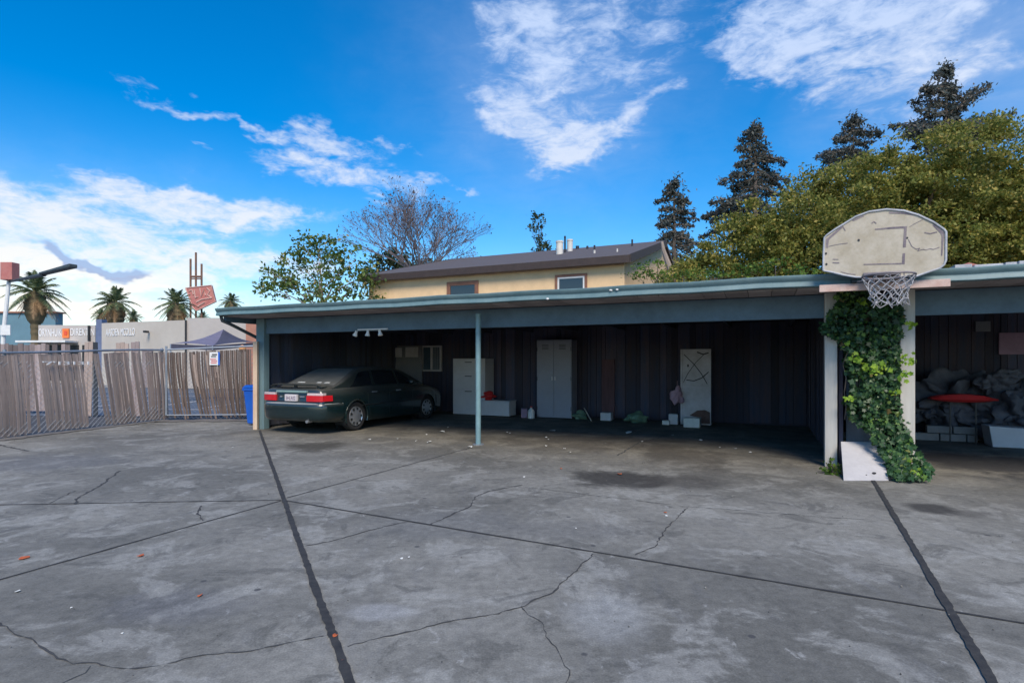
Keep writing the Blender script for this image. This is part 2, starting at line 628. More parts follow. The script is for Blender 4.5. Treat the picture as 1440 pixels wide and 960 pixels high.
MT['galv'] = mat('galvanised', (.26, .29, .33), .5, .2, 6, metal=.4)
MT['slat'] = mat('fence_slats', (.27, .20, .165), .8, .22, 2.0, .1, island=.18, stretch=(5, 5, .7), c2=(.35, .275, .235))
MT['slat_dk'] = mat('gate_slats', (.075, .055, .048), .85, .3, 2.0, .1, island=.45, stretch=(5, 5, .7), c2=(.15, .11, .09))
MT['board'] = mat('fence_boards', (.19, .14, .13), .85, .3, 2, .1, island=.6, stretch=(5, 5, .6), c2=(.28, .23, .22))
MT['wood_o'] = mat('raw_timber', (.52, .33, .20), .75, .2, 3, .1, stretch=(5, 5, .6), c2=(.62, .50, .38))
MT['bin'] = mat('bin_blue', (.012, .11, .50), .45, .08, 4)
MT['tent'] = mat('tent_lilac', (.15, .14, .20), .8, .15, 3)
MT['tent_dk'] = mat('tent_dark', (.055, .055, .085), .8, .2, 3)
MT['bldg'] = mat('grey_render', (.40, .36, .33), .9, .1, .5, .05, c2=(.48, .44, .40))
MT['bldg2'] = mat('cream_render', (.45, .40, .34), .9, .1, .4, .05, c2=(.53, .48, .42))
MT['bldgb'] = mat('blue_render', (.12, .22, .27), .8, .12, .5)
MT['pinkb'] = mat('brick_far', (.36, .17, .12), .9, .15, 2)
MT['orange'] = mat('orange_logo', (.75, .18, .04), .6, .1, 3)
MT['letter'] = mat('letter_white', (.75, .74, .73), .6, .08, 3)
MT['signred'] = mat('sign_red', (.40, .115, .10), .6, .2, 1.2, c2=(.50, .22, .18))
MT['signink'] = mat('sign_pale', (.58, .36, .30), .7, .2, 2)
MT['rust'] = mat('rust_steel', (.17, .09, .06), .8, .25, 3)
MT['poledk'] = mat('pole_dark', (.05, .06, .065), .6, .2, 3)
MT['grey_cab'] = mat('cabinet_grey', (.25, .27, .33), .5, .08, 2)
MT['white_cab'] = mat('drawer_white', (.52, .52, .54), .6, .08, 2)
MT['door_w'] = mat('door_white', (.56, .55, .58), .65, .14, 3, c2=(.38, .36, .36))
MT['ink'] = mat('black_ink', (.03, .03, .035), .7, .2, 5)
MT['red'] = mat('red_plastic', (.55, .03, .03), .4, .12, 5)
MT['pink'] = mat('pink_paper', (.42, .27, .33), .7, .15, 5)
MT['greenbag'] = mat('green_plastic', (.13, .22, .15), .6, .2, 9)
MT['litter'] = mat('paper_litter', (.68, .67, .62), .8, .12, 9)
MT['leaf_o'] = mat('fallen_leaf', (.50, .11, .03), .7, .3, 20)
MT['bb'] = mat('backboard_paint', (.36, .30, .21), .6, .22, 4.0, .05, c2=(.52, .46, .37))
MT['bb_line'] = mat('backboard_stripe', (.09, .07, .10), .7, .6, 9, c2=(.30, .25, .24))
MT['bb_rim'] = mat('rim_steel', (.12, .11, .13), .5, .3, 9, c2=(.24, .20, .20))
MT['net'] = mat('net_cord', (.36, .35, .36), .8, .12, 9)
MT['plank_p'] = mat('pink_timber', (.50, .31, .25), .75, .25, 7, .1, c2=(.62, .47, .40))
MT['bark'] = mat('bark', (.13, .10, .08), .9, .3, 4, .4, stretch=(3, 3, .7))
MT['bark_red'] = mat('bark_grey_purple', (.16, .13, .13), .9, .25, 4, .2)
MT['bark_pale'] = mat('bark_pale', (.30, .24, .20), .9, .25, 4, .3, stretch=(3, 3, .7))
MT['palm_bark'] = mat('palm_trunk', (.20, .13, .075), .95, .4, 6, .6, stretch=(1, 1, 3), c2=(.10, .10, .05))
MT['palm_leaf'] = leaf_mat('palm_leaf', [(0, (.05, .085, .045)), (.6, (.12, .17, .08)), (1, (.28, .27, .12))], trans=.3)
MT['palm_dead'] = leaf_mat('palm_dead', [(0, (.20, .12, .06)), (1, (.36, .23, .12))], trans=.2)
MT['lf_big'] = leaf_mat('leaf_olive', [(0, (.11, .145, .03)), (.45, (.22, .235, .05)), (.8, (.35, .32, .075)), (1, (.46, .35, .09))], trans=.42)
MT['lf_con'] = leaf_mat('leaf_redwood', [(0, (.06, .08, .08)), (.7, (.12, .135, .12)), (1, (.22, .18, .14))], trans=.35)
MT['lf_left'] = leaf_mat('leaf_magnolia', [(0, (.05, .10, .025)), (.6, (.12, .19, .045)), (.9, (.24, .27, .07)), (1, (.38, .27, .08))], trans=.42)
MT['lf_dark'] = leaf_mat('leaf_dark', [(0, (.022, .04, .018)), (1, (.065, .085, .035))], trans=.15)
MT['lf_vine'] = leaf_mat('leaf_vine', [(0, (.05, .10, .02)), (.6, (.11, .20, .03)), (1, (.25, .34, .05))], trans=.4)
MT['lf_ivy'] = leaf_mat('leaf_ivy', [(0, (.018, .05, .022)), (.6, (.04, .095, .035)), (.9, (.075, .15, .04)), (.975, (.16, .27, .05)), (1, (.20, .12, .05))], rough=.4, trans=.2)
MT['lf_ivy_y'] = leaf_mat('leaf_ivy_young', [(0, (.17, .33, .03)), (1, (.38, .52, .06))], trans=.35)
MT['lf_bare'] = leaf_mat('leaf_bare', [(0, (.07, .05, .05)), (1, (.17, .11, .09))], trans=.15)
MT['tile'] = mat('tarp_grey', (.06, .066, .085), .85, .4, 5, .4, c2=(.12, .12, .14))
MT['block'] = mat('block_grey', (.27, .26, .255), .9, .2, 5, .3)
MT['pinkpanel'] = mat('panel_mauve', (.30, .20, .28), .8, .15, 3)

# ------------------------------------------------------------------ SETTING
m = MB()
m.quad((-900, -300, -.03), (900, -300, -.03), (900, 1800, -.03), (-900, 1800, -.03))
tag(m.build('ground', MT['asphalt']), kind='structure')

YA = (-14.9, -10)
yard_poly = [(-14.9, -10), (-9.9, 10.0), (-8.95, 14.05), (-6.5, 14.25), C(0, 1.5).to_2d()[:], C(0, 6.4).to_2d()[:], C(19, 6.4).to_2d()[:], C(30, -6).to_2d()[:], (24, -10)]
m = MB()
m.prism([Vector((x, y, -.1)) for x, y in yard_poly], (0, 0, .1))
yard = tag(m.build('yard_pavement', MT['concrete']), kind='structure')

rs = random.Random(5)


def ribbon(name, pts, w, mt, z=.004, jit=0.0, seg=None, wj=0.0, parent=None, extend=0):
    """flat strip along ground points"""
    P_ = [Vector((p[0], p[1])) for p in pts]
    if seg:
        Q = []
        for a, b in zip(P_[:-1], P_[1:]):
            k = max(1, int((b - a).length / seg))
            Q += [a.lerp(b, i / k) for i in range(k)]
        P_ = Q + [P_[-1]]
    mb = MB()
    L, Rr = [], []
    drift = 0
    for i, p in enumerate(P_):
        t = (P_[min(i + 1, len(P_) - 1)] - P_[max(i - 1, 0)]).normalized()
        n = Vector((-t.y, t.x))
        drift = drift * .8 + rs.uniform(-1, 1) * jit
        ww = w * (1 + rs.uniform(-wj, wj)) / 2
        c = p + n * drift
        L.append(c + n * ww)
        Rr.append(c - n * ww)
    for i in range(len(P_) - 1):
        mb.quad((*Rr[i], z), (*Rr[i + 1], z), (*L[i + 1], z), (*L[i], z))
    return mb, name, mt


def strip(pts, w, mt, name, z=.004, **k):
    mb, nm, mt = ribbon(name, [G(*p) for p in pts], w, mt, z, **k)
    return tag(mb.build(name, mt), kind='structure')


a, b = G(365, 603), G(492, 958)
strip([(365, 605), (430, 790), (588, 1220)], .046, MT['seam'], 'tar_seam', z=.008, jit=.0015, seg=.04, wj=.2)
strip([(1226, 672), (1395, 958), (1545, 1212)], .046, MT['seam'], 'tar_seam', z=.008, jit=.0015, seg=.04, wj=.2)
mb, nm, mt_ = ribbon('slab_joint', [G(-500, 718), G(395, 703)], .022, MT['seam'], .004, .002, .12, .3)
tag(mb.build('slab_joint', mt_), kind='structure')
strip([(-500, 962), (0, 815), (395, 704)], .022, MT['seam'], 'slab_joint', jit=.002, seg=.12, wj=.3)
strip([(403, 700), (660, 630)], .02, MT['crack'], 'slab_joint', jit=.003, seg=.1, wj=.3)
strip([(403, 704), (1340, 860), (1800, 936)], .024, MT['seam'], 'slab_joint', jit=.002, seg=.12, wj=.3)
cracks = [
    ([(-30, 868), (0, 880), (40, 893), (62, 912), (75, 928), (100, 935), (125, 932), (160, 937), (220, 937), (260, 925), (330, 918), (455, 895)], .011),
    ([(128, 936), (122, 946), (90, 962)], .007),
    ([(488, 908), (550, 893), (600, 880), (640, 872), (700, 862), (735, 850), (780, 830), (800, 812), (832, 778)], .011),
    ([(735, 852), (765, 880), (775, 905), (795, 930), (802, 942), (794, 962)], .006),
    ([(606, 737), (640, 720), (660, 712), (668, 698), (690, 690), (735, 682)], .02),
    ([(430, 768), (480, 758), (540, 740), (572, 733)], .012),
    ([(892, 780), (925, 765), (940, 740), (965, 714)], .013),
    ([(105, 709), (115, 697), (140, 683), (160, 668), (168, 662)], .024),
    ([(286, 732), (280, 722), (282, 711)], .018),
    ([(760, 687), (860, 700), (965, 712), (1070, 720), (1222, 732)], .009),
    ([(-10, 624), (0, 626), (40, 634)], .05),
    ([(868, 640), (900, 622), (940, 612)], .03),
    ([(180, 604), (260, 607), (362, 602)], .03),
    ([(64, 710), (105, 690)], .01),
]
for pts, w in cracks:
    mb, nm, mt_ = ribbon('crack', [G(*p) for p in pts], w * .8, MT['crack'], .003, .011, .035, .85)
    o = mb.build('crack', mt_, yard)

# street behind the fence
m = MB()
m.quad((-60, 15.5, -.02), (-4, 15.5, -.02), (-4, 33, -.02), (-60, 33, -.02))
MT['road'] = mat('road_asphalt', (.085, .11, .15), .85, .2, 1.2, .1)
tag(m.build('road', MT['road']), kind='structure')
m = MB()
for k in range(16):
    x = -34 + k * 2.0
    m.quad((x, 18, -.014), (x + .12, 18, -.014), (x + .12, 23, -.014), (x, 23, -.014))
for y in (17.4, 24.5, 28):
    m.quad((-50, y, -.01), (-4, y, -.01), (-4, y + .14, -.01), (-50, y + .14, -.01))
tag(m.build('road_markings', MT['line']), kind='structure')
m = MB()
m.box(-60, -4, 33, 35.5, -.1, .12)
tag(m.build('pavement', MT['block']), kind='structure')
# dirt and debris strip at the fence foot
mb, nm, mt_ = ribbon('dirt_strip', [(-11.6, 3), (-9.75, 10.3), (-8.85, 13.9), (-6.3, 14.15)], .5, MT['dirt'], .012, .06, .15, .35)
tag(mb.build('dirt_strip', mt_), kind='structure')

# ------------------------------------------------------------------ CARPORT
CR = 10.92       # s of the right post
carport = thing('carport', C(CR / 2, 0), 'long open carport with teal gutter sheltering the dark sedan, flat roof', 'carport')


def planks(mb, s0, s1, n0, n1, z0, z1, w=.14, gap=.008, seed=1, t=.025, side=False):
    rr = random.Random(seed)
    a, b = (n0, n1) if side else (s0, s1)
    x = a
    while x < b - .02:
        ww = min(w * rr.choice((.7, .95, 1.0, 1.1, 1.6, 2.0)) * rr.uniform(.92, 1.08), b - x)
        j = rr.uniform(0, .02)
        zt, zb = z1 + rr.uniform(-.02, 0), z0 + rr.uniform(0, .03)
        if side:
            mb.cbox(s0 - j, s0 - j + t, x, x + ww - gap, zb, zt)
        else:
            mb.cbox(x, x + ww - gap, n0 - j, n0 - j + t, zb, zt)
        x += ww


BD = 5.3
m = MB()
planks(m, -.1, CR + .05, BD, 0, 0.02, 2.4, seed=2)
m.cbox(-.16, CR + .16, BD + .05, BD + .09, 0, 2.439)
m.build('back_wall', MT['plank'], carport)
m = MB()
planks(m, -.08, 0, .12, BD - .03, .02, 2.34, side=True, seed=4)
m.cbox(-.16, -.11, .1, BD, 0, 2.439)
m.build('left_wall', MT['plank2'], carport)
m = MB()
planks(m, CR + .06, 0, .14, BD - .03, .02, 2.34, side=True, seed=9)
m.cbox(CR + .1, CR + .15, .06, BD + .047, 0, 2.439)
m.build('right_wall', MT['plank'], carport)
# roof deck
RS0, RS1 = -.36, CR + .45
m = MB()
m.cbox(RS0, RS1, -.76, BD + .3, 2.44, 2.50)
m.build('roof', MT['roof'], carport)
m = MB()
x = RS0 + .02
rr = random.Random(8)
while x < RS1 - .25:
    w = .30
    m.cbox(x, x + w - .008, -.68, -.035, 2.405, 2.435)
    x += w
m.build('soffit', MT['soffit'], carport, bevel=.002)


def gutter(mb, s0, s1, n=-.7, z=2.42):
    prof = [(0, .0), (-.112, .0), (-.120, .008), (-.116, .03), (-.100, .066), (-.100, .074), (-.122, .098), (-.138, .125), (-.140, .145), (-.134, .152), (-.122, .152), (-.118, .14), (-.112, .122), (-.012, .122), (0, .15)]
    ring0 = [C(s0, n + a, z + b) for a, b in prof]
    k = len(prof)
    base = len(mb.v)
    segs = 26
    for i in range(segs + 1):
        s = s0 + (s1 - s0) * i / segs
        dz = .006 * math.sin(i * 1.7) + .004 * math.sin(i * .61)
        for a, b in prof:
            mb.v.append(tuple(C(s, n + a, z + b + dz)))
    for i in range(segs):
        for j in range(k):
            j2 = (j + 1) % k
            mb.f.append((base + i * k + j, base + i * k + j2, base + (i + 1) * k + j2, base + (i + 1) * k + j))
    mb.f.append(tuple(base + j for j in range(k)))
    mb.f.append(tuple(base + segs * k + j for j in reversed(range(k))))


m = MB()
gutter(m, RS0, RS1)
g_ = m.build('gutter', MT['teal'], carport)
smoothed(g_, 35)
for u, v in ((770, 421), (859, 408), (868, 407)):
    s_, z_ = onC(u, v, -.825)
    m = MB()
    p = C(s_, -.822, min(max(z_, 2.43), 2.55))
    m.blob(tuple(p), (.024, .012, .014), int(u), 2, .3)
    m.build('paint_spot', MT['letter'], carport)
m = MB()
m.cbox(-.02, CR + .1, .0, .1, 2.07, 2.40)
m.build('front_beam', MT['teal_dk'], carport, bevel=.006)
m = MB()
m.cbox(RS0 + .04, RS0 + .09, -.66, BD, 2.30, 2.437)
m.build('barge_board', MT['teal_dk'], carport)
for i in range(9):
    s = .5 + i * 1.26
    m = MB()
    m.cbox(s, s + .05, .103, BD - .03, 2.27, 2.43)
    m.build('rafter', MT['plank2'], carport)
m = MB()
m.cbox(-.06, .17, -.06, .09, 0, 2.40)
m.build('post', MT['post_t'], carport, bevel=.006)['label'] = 'grey-green square corner post'
m = MB()
q = G(672, 626)
m.tube([(q.x, q.y + .1, 0), (q.x, q.y + .1, 2.3)], .047, 16)
m.build('post', MT['pipe'], carport, smooth=False)['label'] = 'slim round steel pipe post'
smoothed(bpy.data.objects['post.001'])
m = MB()
m.tube([(q.x, q.y + .1, 0.0), (q.x, q.y + .1, .012)], .10, 16)
m.build('base_plate', MT['galv'], carport)
m = MB()
m.cbox(onC(1160, 500, -.11)[0], onC(1177.5, 500, -.11)[0], -.11, .03, 0, 2.42)
m.build('post', MT['post_w'], carport, bevel=.006)['label'] = 'weathered off-white square post'
# downpipe at left end
m = MB()
m.tube([C(RS0 + .05, -.74, 2.44), C(RS0 + .05, -.70, 2.32), C(RS0 + .1, -.55, 2.26), C(-.12, .1, 1.96), C(-.14, .16, 1.8), C(-.14, .2, .1)], .035, 10)
o = m.build('downpipe', MT['poledk'], carport)
smoothed(o)

# gap between the carports + right-hand carport
carport2 = thing('carport', C(14.3, 0), 'second carport beyond the ivy, holding a grey heap and red board', 'carport')
S2 = onC(1287, 500, -.11)[0] - .10
m = MB()
m.cbox(onC(1266, 500, -.11)[0], S2 + .10, -.11, .03, 0, 2.42)
m.build('post', MT['post_w'], carport2, bevel=.006)
m = MB()
m.cbox(S2 - .1, 19, .04, .1, 2.07, 2.40)
m.build('front_beam', MT['teal_dk'], carport2, bevel=.006)
m = MB()
m.cbox(RS1 + .004, 19.3, -.76, 5.0, 2.444, 2.504)
m.build('roof', MT['roof'], carport2)
m = MB()
gutter(m, RS1 + .006, 19.3, -.7, 2.405)
smoothed(m.build('gutter', MT['teal'], carport2), 35)
m = MB()
x = RS1 + .02
while x < 19.1:
    m.cbox(x, x + .292, -.68, -.035, 2.405, 2.435)
    x += .3
m.build('soffit', MT['soffit'], carport2, bevel=.002)
m = MB()
planks(m, S2 - .2, 19, 4.6, 0, .02, 2.4, seed=21)
m.cbox(S2 - .2, 19, 4.66, 4.7, 0, 2.443)
m.build('back_wall', MT['plank'], carport2)
m = MB()
planks(m, S2 + .02, 0, .14, 4.55, .02, 2.34, side=True, seed=22)
m.build('left_wall', MT['plank'], carport2)
m = MB()
rr = random.Random(3)
x = RS1 + .75
while x < 18.8:
    w = rr.uniform(.12, .4)
    m.cbox(x, x + w - .02, -.80 + rr.uniform(0, .02), -.45, 2.506, 2.585 + rr.uniform(0, .04))
    x += w
m.build('roof_edging', MT['roofw'], carport2, bevel=.006)
m = MB()
m.cbox(CR + .2, S2 - .22, .16, .19, 0, 2.40)
MT['panel'] = mat('gap_panel', (.13, .145, .17), .8, .25, 3, .1, stretch=(3, 3, .6))
m.build('gap_panel', MT['panel'], carport2)
# red tile on the roof
s_, z_ = onC(1360, 366, -.3)
m = MB()
M0 = Matrix.Translation(C(s_, -.3, 2.56)) @ Matrix.Rotation(R(-24), 4, 'Z')
m.prism([M0 @ Vector(p) for p in ((-.16, 0, 0), (.16, 0, 0), (.13, 0, .09), (.02, 0, .13), (-.12, 0, .08))], Vector((.06, .18, 0)))
tag(m.build('roof_tile', MT['brick'], bevel=.01), 'broken red clay tile lying on the second carport roof by the backboard', 'tile')

# ------------------------------------------------------------------ BASKETBALL HOOP
OB = -1.02


def bbp(px, py, n=OB):
    s, z = onC(1150 + px / 6.195, 285 + py / 6.195, n)
    return C(s, n, z)


s_m, z_m = onC(1245, 385, OB)
hoop = thing('basketball_hoop', C(s_m, OB, 2.3), 'weathered cream fan-shaped basketball backboard with net, fixed to the carport gutter', 'basketball hoop')
outl = [(48, 592), (50, 450), (58, 305), (75, 285), (150, 232), (220, 190), (330, 122), (450, 78), (600, 58), (750, 70), (880, 108), (1010, 170), (1100, 232), (1118, 255), (1116, 500), (1100, 540), (1060, 572), (980, 598), (860, 640), (600, 650), (330, 648), (230, 632), (120, 605)]
# smooth the top arc
m = MB()
m.prism([bbp(*p) for p in outl], NV.to_3d() * .035)
m.build('backboard', MT['bb'], hoop, bevel=.008)
m = MB()
for i in range(len(outl)):
    pass
ring = [bbp(*p, n=OB - .004) for p in outl]
m.tube(ring + [ring[0]], .012, 6, cap=False)
m.build('edge_moulding', MT['roofw'], hoop)


def flat(mb, pts, n=OB - .003, th=.002):
    mb.prism([bbp(*p, n=n) for p in pts], NV.to_3d() * th)


def stroke(mb, pts, w, n=OB - .0035):
    for (a, b) in zip(pts[:-1], pts[1:]):
        dx, dy = b[0] - a[0], b[1] - a[1]
        l = math.hypot(dx, dy) or 1
        nx, ny = -dy / l * w / 2, dx / l * w / 2
        flat(mb, [(a[0] + nx, a[1] + ny), (b[0] + nx, b[1] + ny), (b[0] - nx, b[1] - ny), (a[0] - nx, a[1] - ny)], n)


m = MB()
flat(m, [(498, 228), (640, 212), (780, 204), (778, 222), (640, 228), (500, 238)])
m.build('painted_stripe', MT['bb_line'], hoop)
m = MB()
flat(m, [(752, 224), (776, 224), (768, 388), (742, 390)])
m.build('painted_stripe', MT['bb_line'], hoop)
m = MB()
flat(m, [(740, 440), (762, 438), (757, 536), (732, 534)])
m.build('painted_stripe', MT['bb_line'], hoop)
m = MB()
flat(m, [(400, 534), (730, 524), (730, 536), (400, 542)])
m.build('painted_stripe', MT['bb_line'], hoop)
m = MB()
flat(m, [(300, 150), (395, 108), (402, 120), (308, 162)])
m.build('painted_stripe', MT['bb_line'], hoop)
m = MB()
flat(m, [(620, 80), (740, 82), (830, 100), (832, 110), (740, 98), (620, 94)])
m.build('painted_stripe', MT['bb_line'], hoop)
m = MB()
flat(m, [(1005, 182), (1100, 250), (1102, 268), (1086, 462), (1074, 460), (1080, 290), (1070, 268), (1000, 196)])
m.build('painted_stripe', MT['bb_line'], hoop)
m = MB()
flat(m, [(72, 318), (212, 200), (224, 210), (96, 326), (90, 392), (70, 390)])
m.build('painted_stripe', MT['bb_line'], hoop)
m = MB()
m = MB()
stroke(m, [(790, 320), (820, 380), (860, 405), (890, 395), (870, 420), (920, 405), (940, 412), (980, 400), (1010, 406), (1060, 388)], 6)
stroke(m, [(800, 210), (850, 180), (920, 145)], 4)
stroke(m, [(930, 260), (980, 270), (1040, 255)], 9)
stroke(m, [(130, 492), (180, 494)], 7)
stroke(m, [(130, 522), (188, 524)], 9)
stroke(m, [(95, 380), (130, 372), (190, 360), (260, 352)], 5)
stroke(m, [(215, 200), (240, 245)], 8)
stroke(m, [(470, 180), (490, 165), (512, 182)], 8)
stroke(m, [(200, 600), (260, 618), (330, 625)], 7)
m.build('scuffs', MT['bb_line'], hoop)
m = MB()
for px, py, r in ((357, 326, 11), (72, 442, 10), (76, 535, 10), (780, 306, 9)):
    flat(m, [(px + r * math.cos(a), py + r * math.sin(a)) for a in [k * math.pi / 4 for k in range(8)]], OB - .005)
m.build('bolt', MT['dark'], hoop)
# bracket
m = MB()
pc = bbp(620, 590)
sc_, _ = onC(1250, 378, OB)
sc_ -= .075
zr = 2.43
m.cbox(sc_ - .19, sc_ + .19, OB - .03, OB - .006, zr - .03, zr + .10)
m.cbox(sc_ - .17, sc_ + .17, OB - .12, OB - .032, zr + .05, zr + .065)
m.prism([C(sc_ - .26, OB - .03, zr - .01), C(sc_ + .26, OB - .03, zr - .01), C(sc_ + .13, OB - .17, zr - .01), C(sc_ - .13, OB - .17, zr - .01)], (0, 0, .012))
m.build('bracket', MT['bb_rim'], hoop, bevel=.003)
RR = .255
rc = C(sc_, OB - .15 - RR, zr)
m = MB()
ringp = [rc + Vector((RR * math.cos(a), RR * math.sin(a), 0)) for a in [2 * math.pi * k / 40 for k in range(41)]]
m.tube(ringp, .011, 8, cap=False)
for k in range(12):
    a = 2 * math.pi * k / 12
    c = rc + Vector((RR * math.cos(a), RR * math.sin(a), -.02))
    m.tube([c + Vector((0, 0, .015)), c + Vector((0, 0, -.015))], .006, 5)
smoothed(m.build('rim', MT['bb_rim'], hoop))
m = MB()
rr = random.Random(12)
nk, nl = 14, 7
pts = {}
for j in range(nl + 1):
    f = j / nl
    rad = RR * (1 - .42 * f ** .8)
    for k in range(nk):
        a = 2 * math.pi * (k + (j % 2) * .5) / nk
        jit = .05 * f
        pts[j, k] = rc + Vector((rad * math.cos(a) + rr.uniform(-jit, jit) + .01 * f, rad * math.sin(a) + rr.uniform(-jit, jit), -.02 - .32 * f + rr.uniform(-.02, .02) * (f > 0)))
for j in range(nl):
    for k in range(nk):
        k2 = (k - 1) % nk if j % 2 == 0 else (k + 1) % nk
        m.tube([pts[j, k], pts[j + 1, k]], .0048, 5)
        m.tube([pts[j, k], pts[j + 1, k2]], .0048, 5)
for k in range(6):
    a = rr.uniform(0, 6.28)
    p = rc + Vector((.14 * math.cos(a), .14 * math.sin(a), -.29))
    m.tube([p, p + Vector((rr.uniform(-.06, .06), rr.uniform(-.05, .05), -.05)), p + Vector((rr.uniform(-.1, .1), rr.uniform(-.08, .08), .03))], .004, 5)
m.build('net', MT['net'], hoop)
# support plank
m = MB()
s0, z0 = onC(1152, 399, -.93)
s1, z1 = onC(1336, 391, -.93)
zc = 2.375
m.cbox(s0, s1, -.95, -.91, zc - .045, zc + .045)
m.build('support_plank', MT['plank_p'], hoop, bevel=.004)
m = MB()
for s in (s0 + .35, s1 - .4):
    m.cbox(s, s + .05, OB + .037, -.84, zc + .05, zc + .10)
    m.cbox(s, s + .05, OB + .037, OB + .08, zc + .05, zc + .6)
m.build('strut', MT['poledk'], hoop)

# ------------------------------------------------------------------ leaf helpers
def leaf_cloud(pts, size, rng_, flat_=0.0, aspect=.55, normal=None, shape='diamond'):
    """pts (N,3) leaf centres; returns verts, faces arrays"""
    n = len(pts)
    pts = np.asarray(pts, dtype=float)
    d = rng_.normal(size=(n, 3))
    d /= np.linalg.norm(d, axis=1)[:, None] + 1e-9
    nn = rng_.normal(size=(n, 3))
    if normal is not None:
        nn = nn * .55 + np.asarray(normal)
    nn[:, 2] += flat_
    nn /= np.linalg.norm(nn, axis=1)[:, None] + 1e-9
    d = d - nn * (d * nn).sum(1)[:, None]
    d /= np.linalg.norm(d, axis=1)[:, None] + 1e-9
    s = np.cross(nn, d)
    sz = size * rng_.uniform(.6, 1.35, size=n)[:, None]
    if shape == 'diamond':
        loc = [(-.5, 0), (0, -aspect / 2), (.5, 0), (0, aspect / 2)]
    elif shape == 'ivy':
        loc = [(-.35, 0), (-.45, -.32), (-.1, -.25), (.0, -.52), (.22, -.2), (.55, 0), (.22, .2), (.0, .52), (-.1, .25), (-.45, .32)]
    k = len(loc)
    V = np.zeros((n, k, 3))
    for i, (a, b) in enumerate(loc):
        bend = -abs(b) * .25
        V[:, i] = pts + d * sz * a + s * sz * b + nn * sz * bend
    F_ = np.arange(n * k).reshape(n, k)
    return V.reshape(-1, 3), F_


def fast_obj(name, V, F_, mt, parent=None):
    n, k = F_.shape
    if parent is not None:
        org = ORG[parent.name]
    else:
        org = np.array([V[:, 0].mean(), V[:, 1].mean(), V[:, 2].min()])
    me = bpy.data.meshes.new(name)
    me.vertices.add(len(V))
    me.vertices.foreach_set('co', (V - org).astype(np.float32).ravel())
    me.loops.add(n * k)
    me.loops.foreach_set('vertex_index', F_.astype(np.int32).ravel())
    me.polygons.add(n)
    me.polygons.foreach_set('loop_start', np.arange(0, n * k, k, dtype=np.int32))
    me.polygons.foreach_set('loop_total', np.full(n, k, dtype=np.int32))
    me.update(calc_edges=True)
    me.materials.append(mt)
    o = bpy.data.objects.new(name, me)
    COL.objects.link(o)
    if parent is not None:
        o.parent = parent
    else:
        o.location = org
    ORG[o.name] = org
    return o


def crown_points(lobes, per, rng_, shell=.55, clump=.16, leaves=26, sq=.8):
    """lobes: (centre, rx, ry, rz); per: clumps per lobe area unit; returns leaf points"""
    out = []
    for c, rx, ry, rz in lobes:
        ncl = max(6, int(per * (rx * rz + rx * ry + ry * rz)))
        d = rng_.normal(size=(ncl, 3))
        d /= np.linalg.norm(d, axis=1)[:, None]
        rad = shell + (1 - shell) * rng_.uniform(0, 1, ncl) ** .6
        wob = np.array([1 + .3 * mnoise.noise(Vector(q) * 2.3 + Vector(c) * .7) for q in d])
        cc = np.array(c) + d * np.array([rx, ry, rz]) * (rad * wob)[:, None]
        cl = clump * rng_.uniform(.6, 1.5, ncl)
        for i in range(leaves):
            out.append(cc + rng_.normal(size=(ncl, 3)) * cl[:, None] * np.array([1, 1, sq]) * .6)
    return np.concatenate(out)


def limb(mb, a, b, r0, r1, bend=.1, seed=0, n=6, seg=5):
    rr = random.Random(seed)
    a, b = Vector(a), Vector(b)
    L = (b - a).length
    j = Vector((rr.uniform(-1, 1), rr.uniform(-1, 1), rr.uniform(.2, 1))) * L * bend
    pts = [a.lerp(b, i / seg) + j * math.sin(math.pi * i / seg) for i in range(seg + 1)]
    mb.tube(pts, [r0 + (r1 - r0) * i / seg for i in range(seg + 1)], n)


def lobe_tree(name, base_px, Y, lobes_px, label, cat, leafm, barkm, leaf=.16, per=9, clump=.3, leaves=22, tr=.2, depth=1.0, seed=1, group=None, top=None, shell=.5, trunk_to=None, flat_=.3, sq=.8, limb_r=.3):
    rg = np.random.default_rng(seed)
    bx = (base_px - 720) / F * Y
    root = thing(name, (bx, Y, 0), label, cat, group)
    lobes = []
    mb = MB()
    mx = max(lobes_px, key=lambda l: -l[1])
    tu, tv = trunk_to or (mx[0], mx[1])
    tp = P(tu, tv, Y)
    h = tp.z
    trunk = [Vector((bx, Y, 0)).lerp(tp, i / 8) + Vector((math.sin(i * 1.3 + seed), math.cos(i * 1.7), 0)) * tr * .35 * (0 < i < 8) for i in range(9)]
    mb.tube(trunk, [tr * (1 - .85 * i / 8) for i in range(9)], 8)
    for i, (u, v, ru, rv) in enumerate(lobes_px):
        k = Y / F
        c = P(u, v, Y)
        c.y += rg.uniform(-1, 1) * ru * k * .7 * depth
        lobes.append((tuple(c), ru * k, max(ru, rv) * k * depth, rv * k))
        f = max(.15, min(.92, (c.z - rv * k * .9) / h * .85))
        j = f * 8
        i0 = min(7, int(j))
        st = trunk[i0].lerp(trunk[i0 + 1], j - i0)
        rb = tr * (1 - .85 * f) * .6
        limb(mb, st, c, rb, rb * .25, .08, i + seed)
        for q in range(4):
            dd = Vector(rg.normal(size=3)).normalized()
            limb(mb, st.lerp(c, .6), c + Vector((dd.x * ru, dd.y * ru, dd.z * rv)) * k * .8, rb * limb_r, rb * .08, .06, q * 7 + i, 5, 4)
    smoothed(mb.build('trunk', barkm, root))
    pts = crown_points(lobes, per, rg, shell, clump, leaves, sq)
    V, F_ = leaf_cloud(pts, leaf, rg, flat_)
    fast_obj('crown', V, F_, leafm, root)
    return root


# ------------------------------------------------------------------ YELLOW HOUSE
HC = Vector((4.6, 23.0))
hd = Vector((-.914, .406))
hn = Vector((.406, .914))
HL, HW, HE, HR_ = 12.9, 18.0, 5.72, 8.05


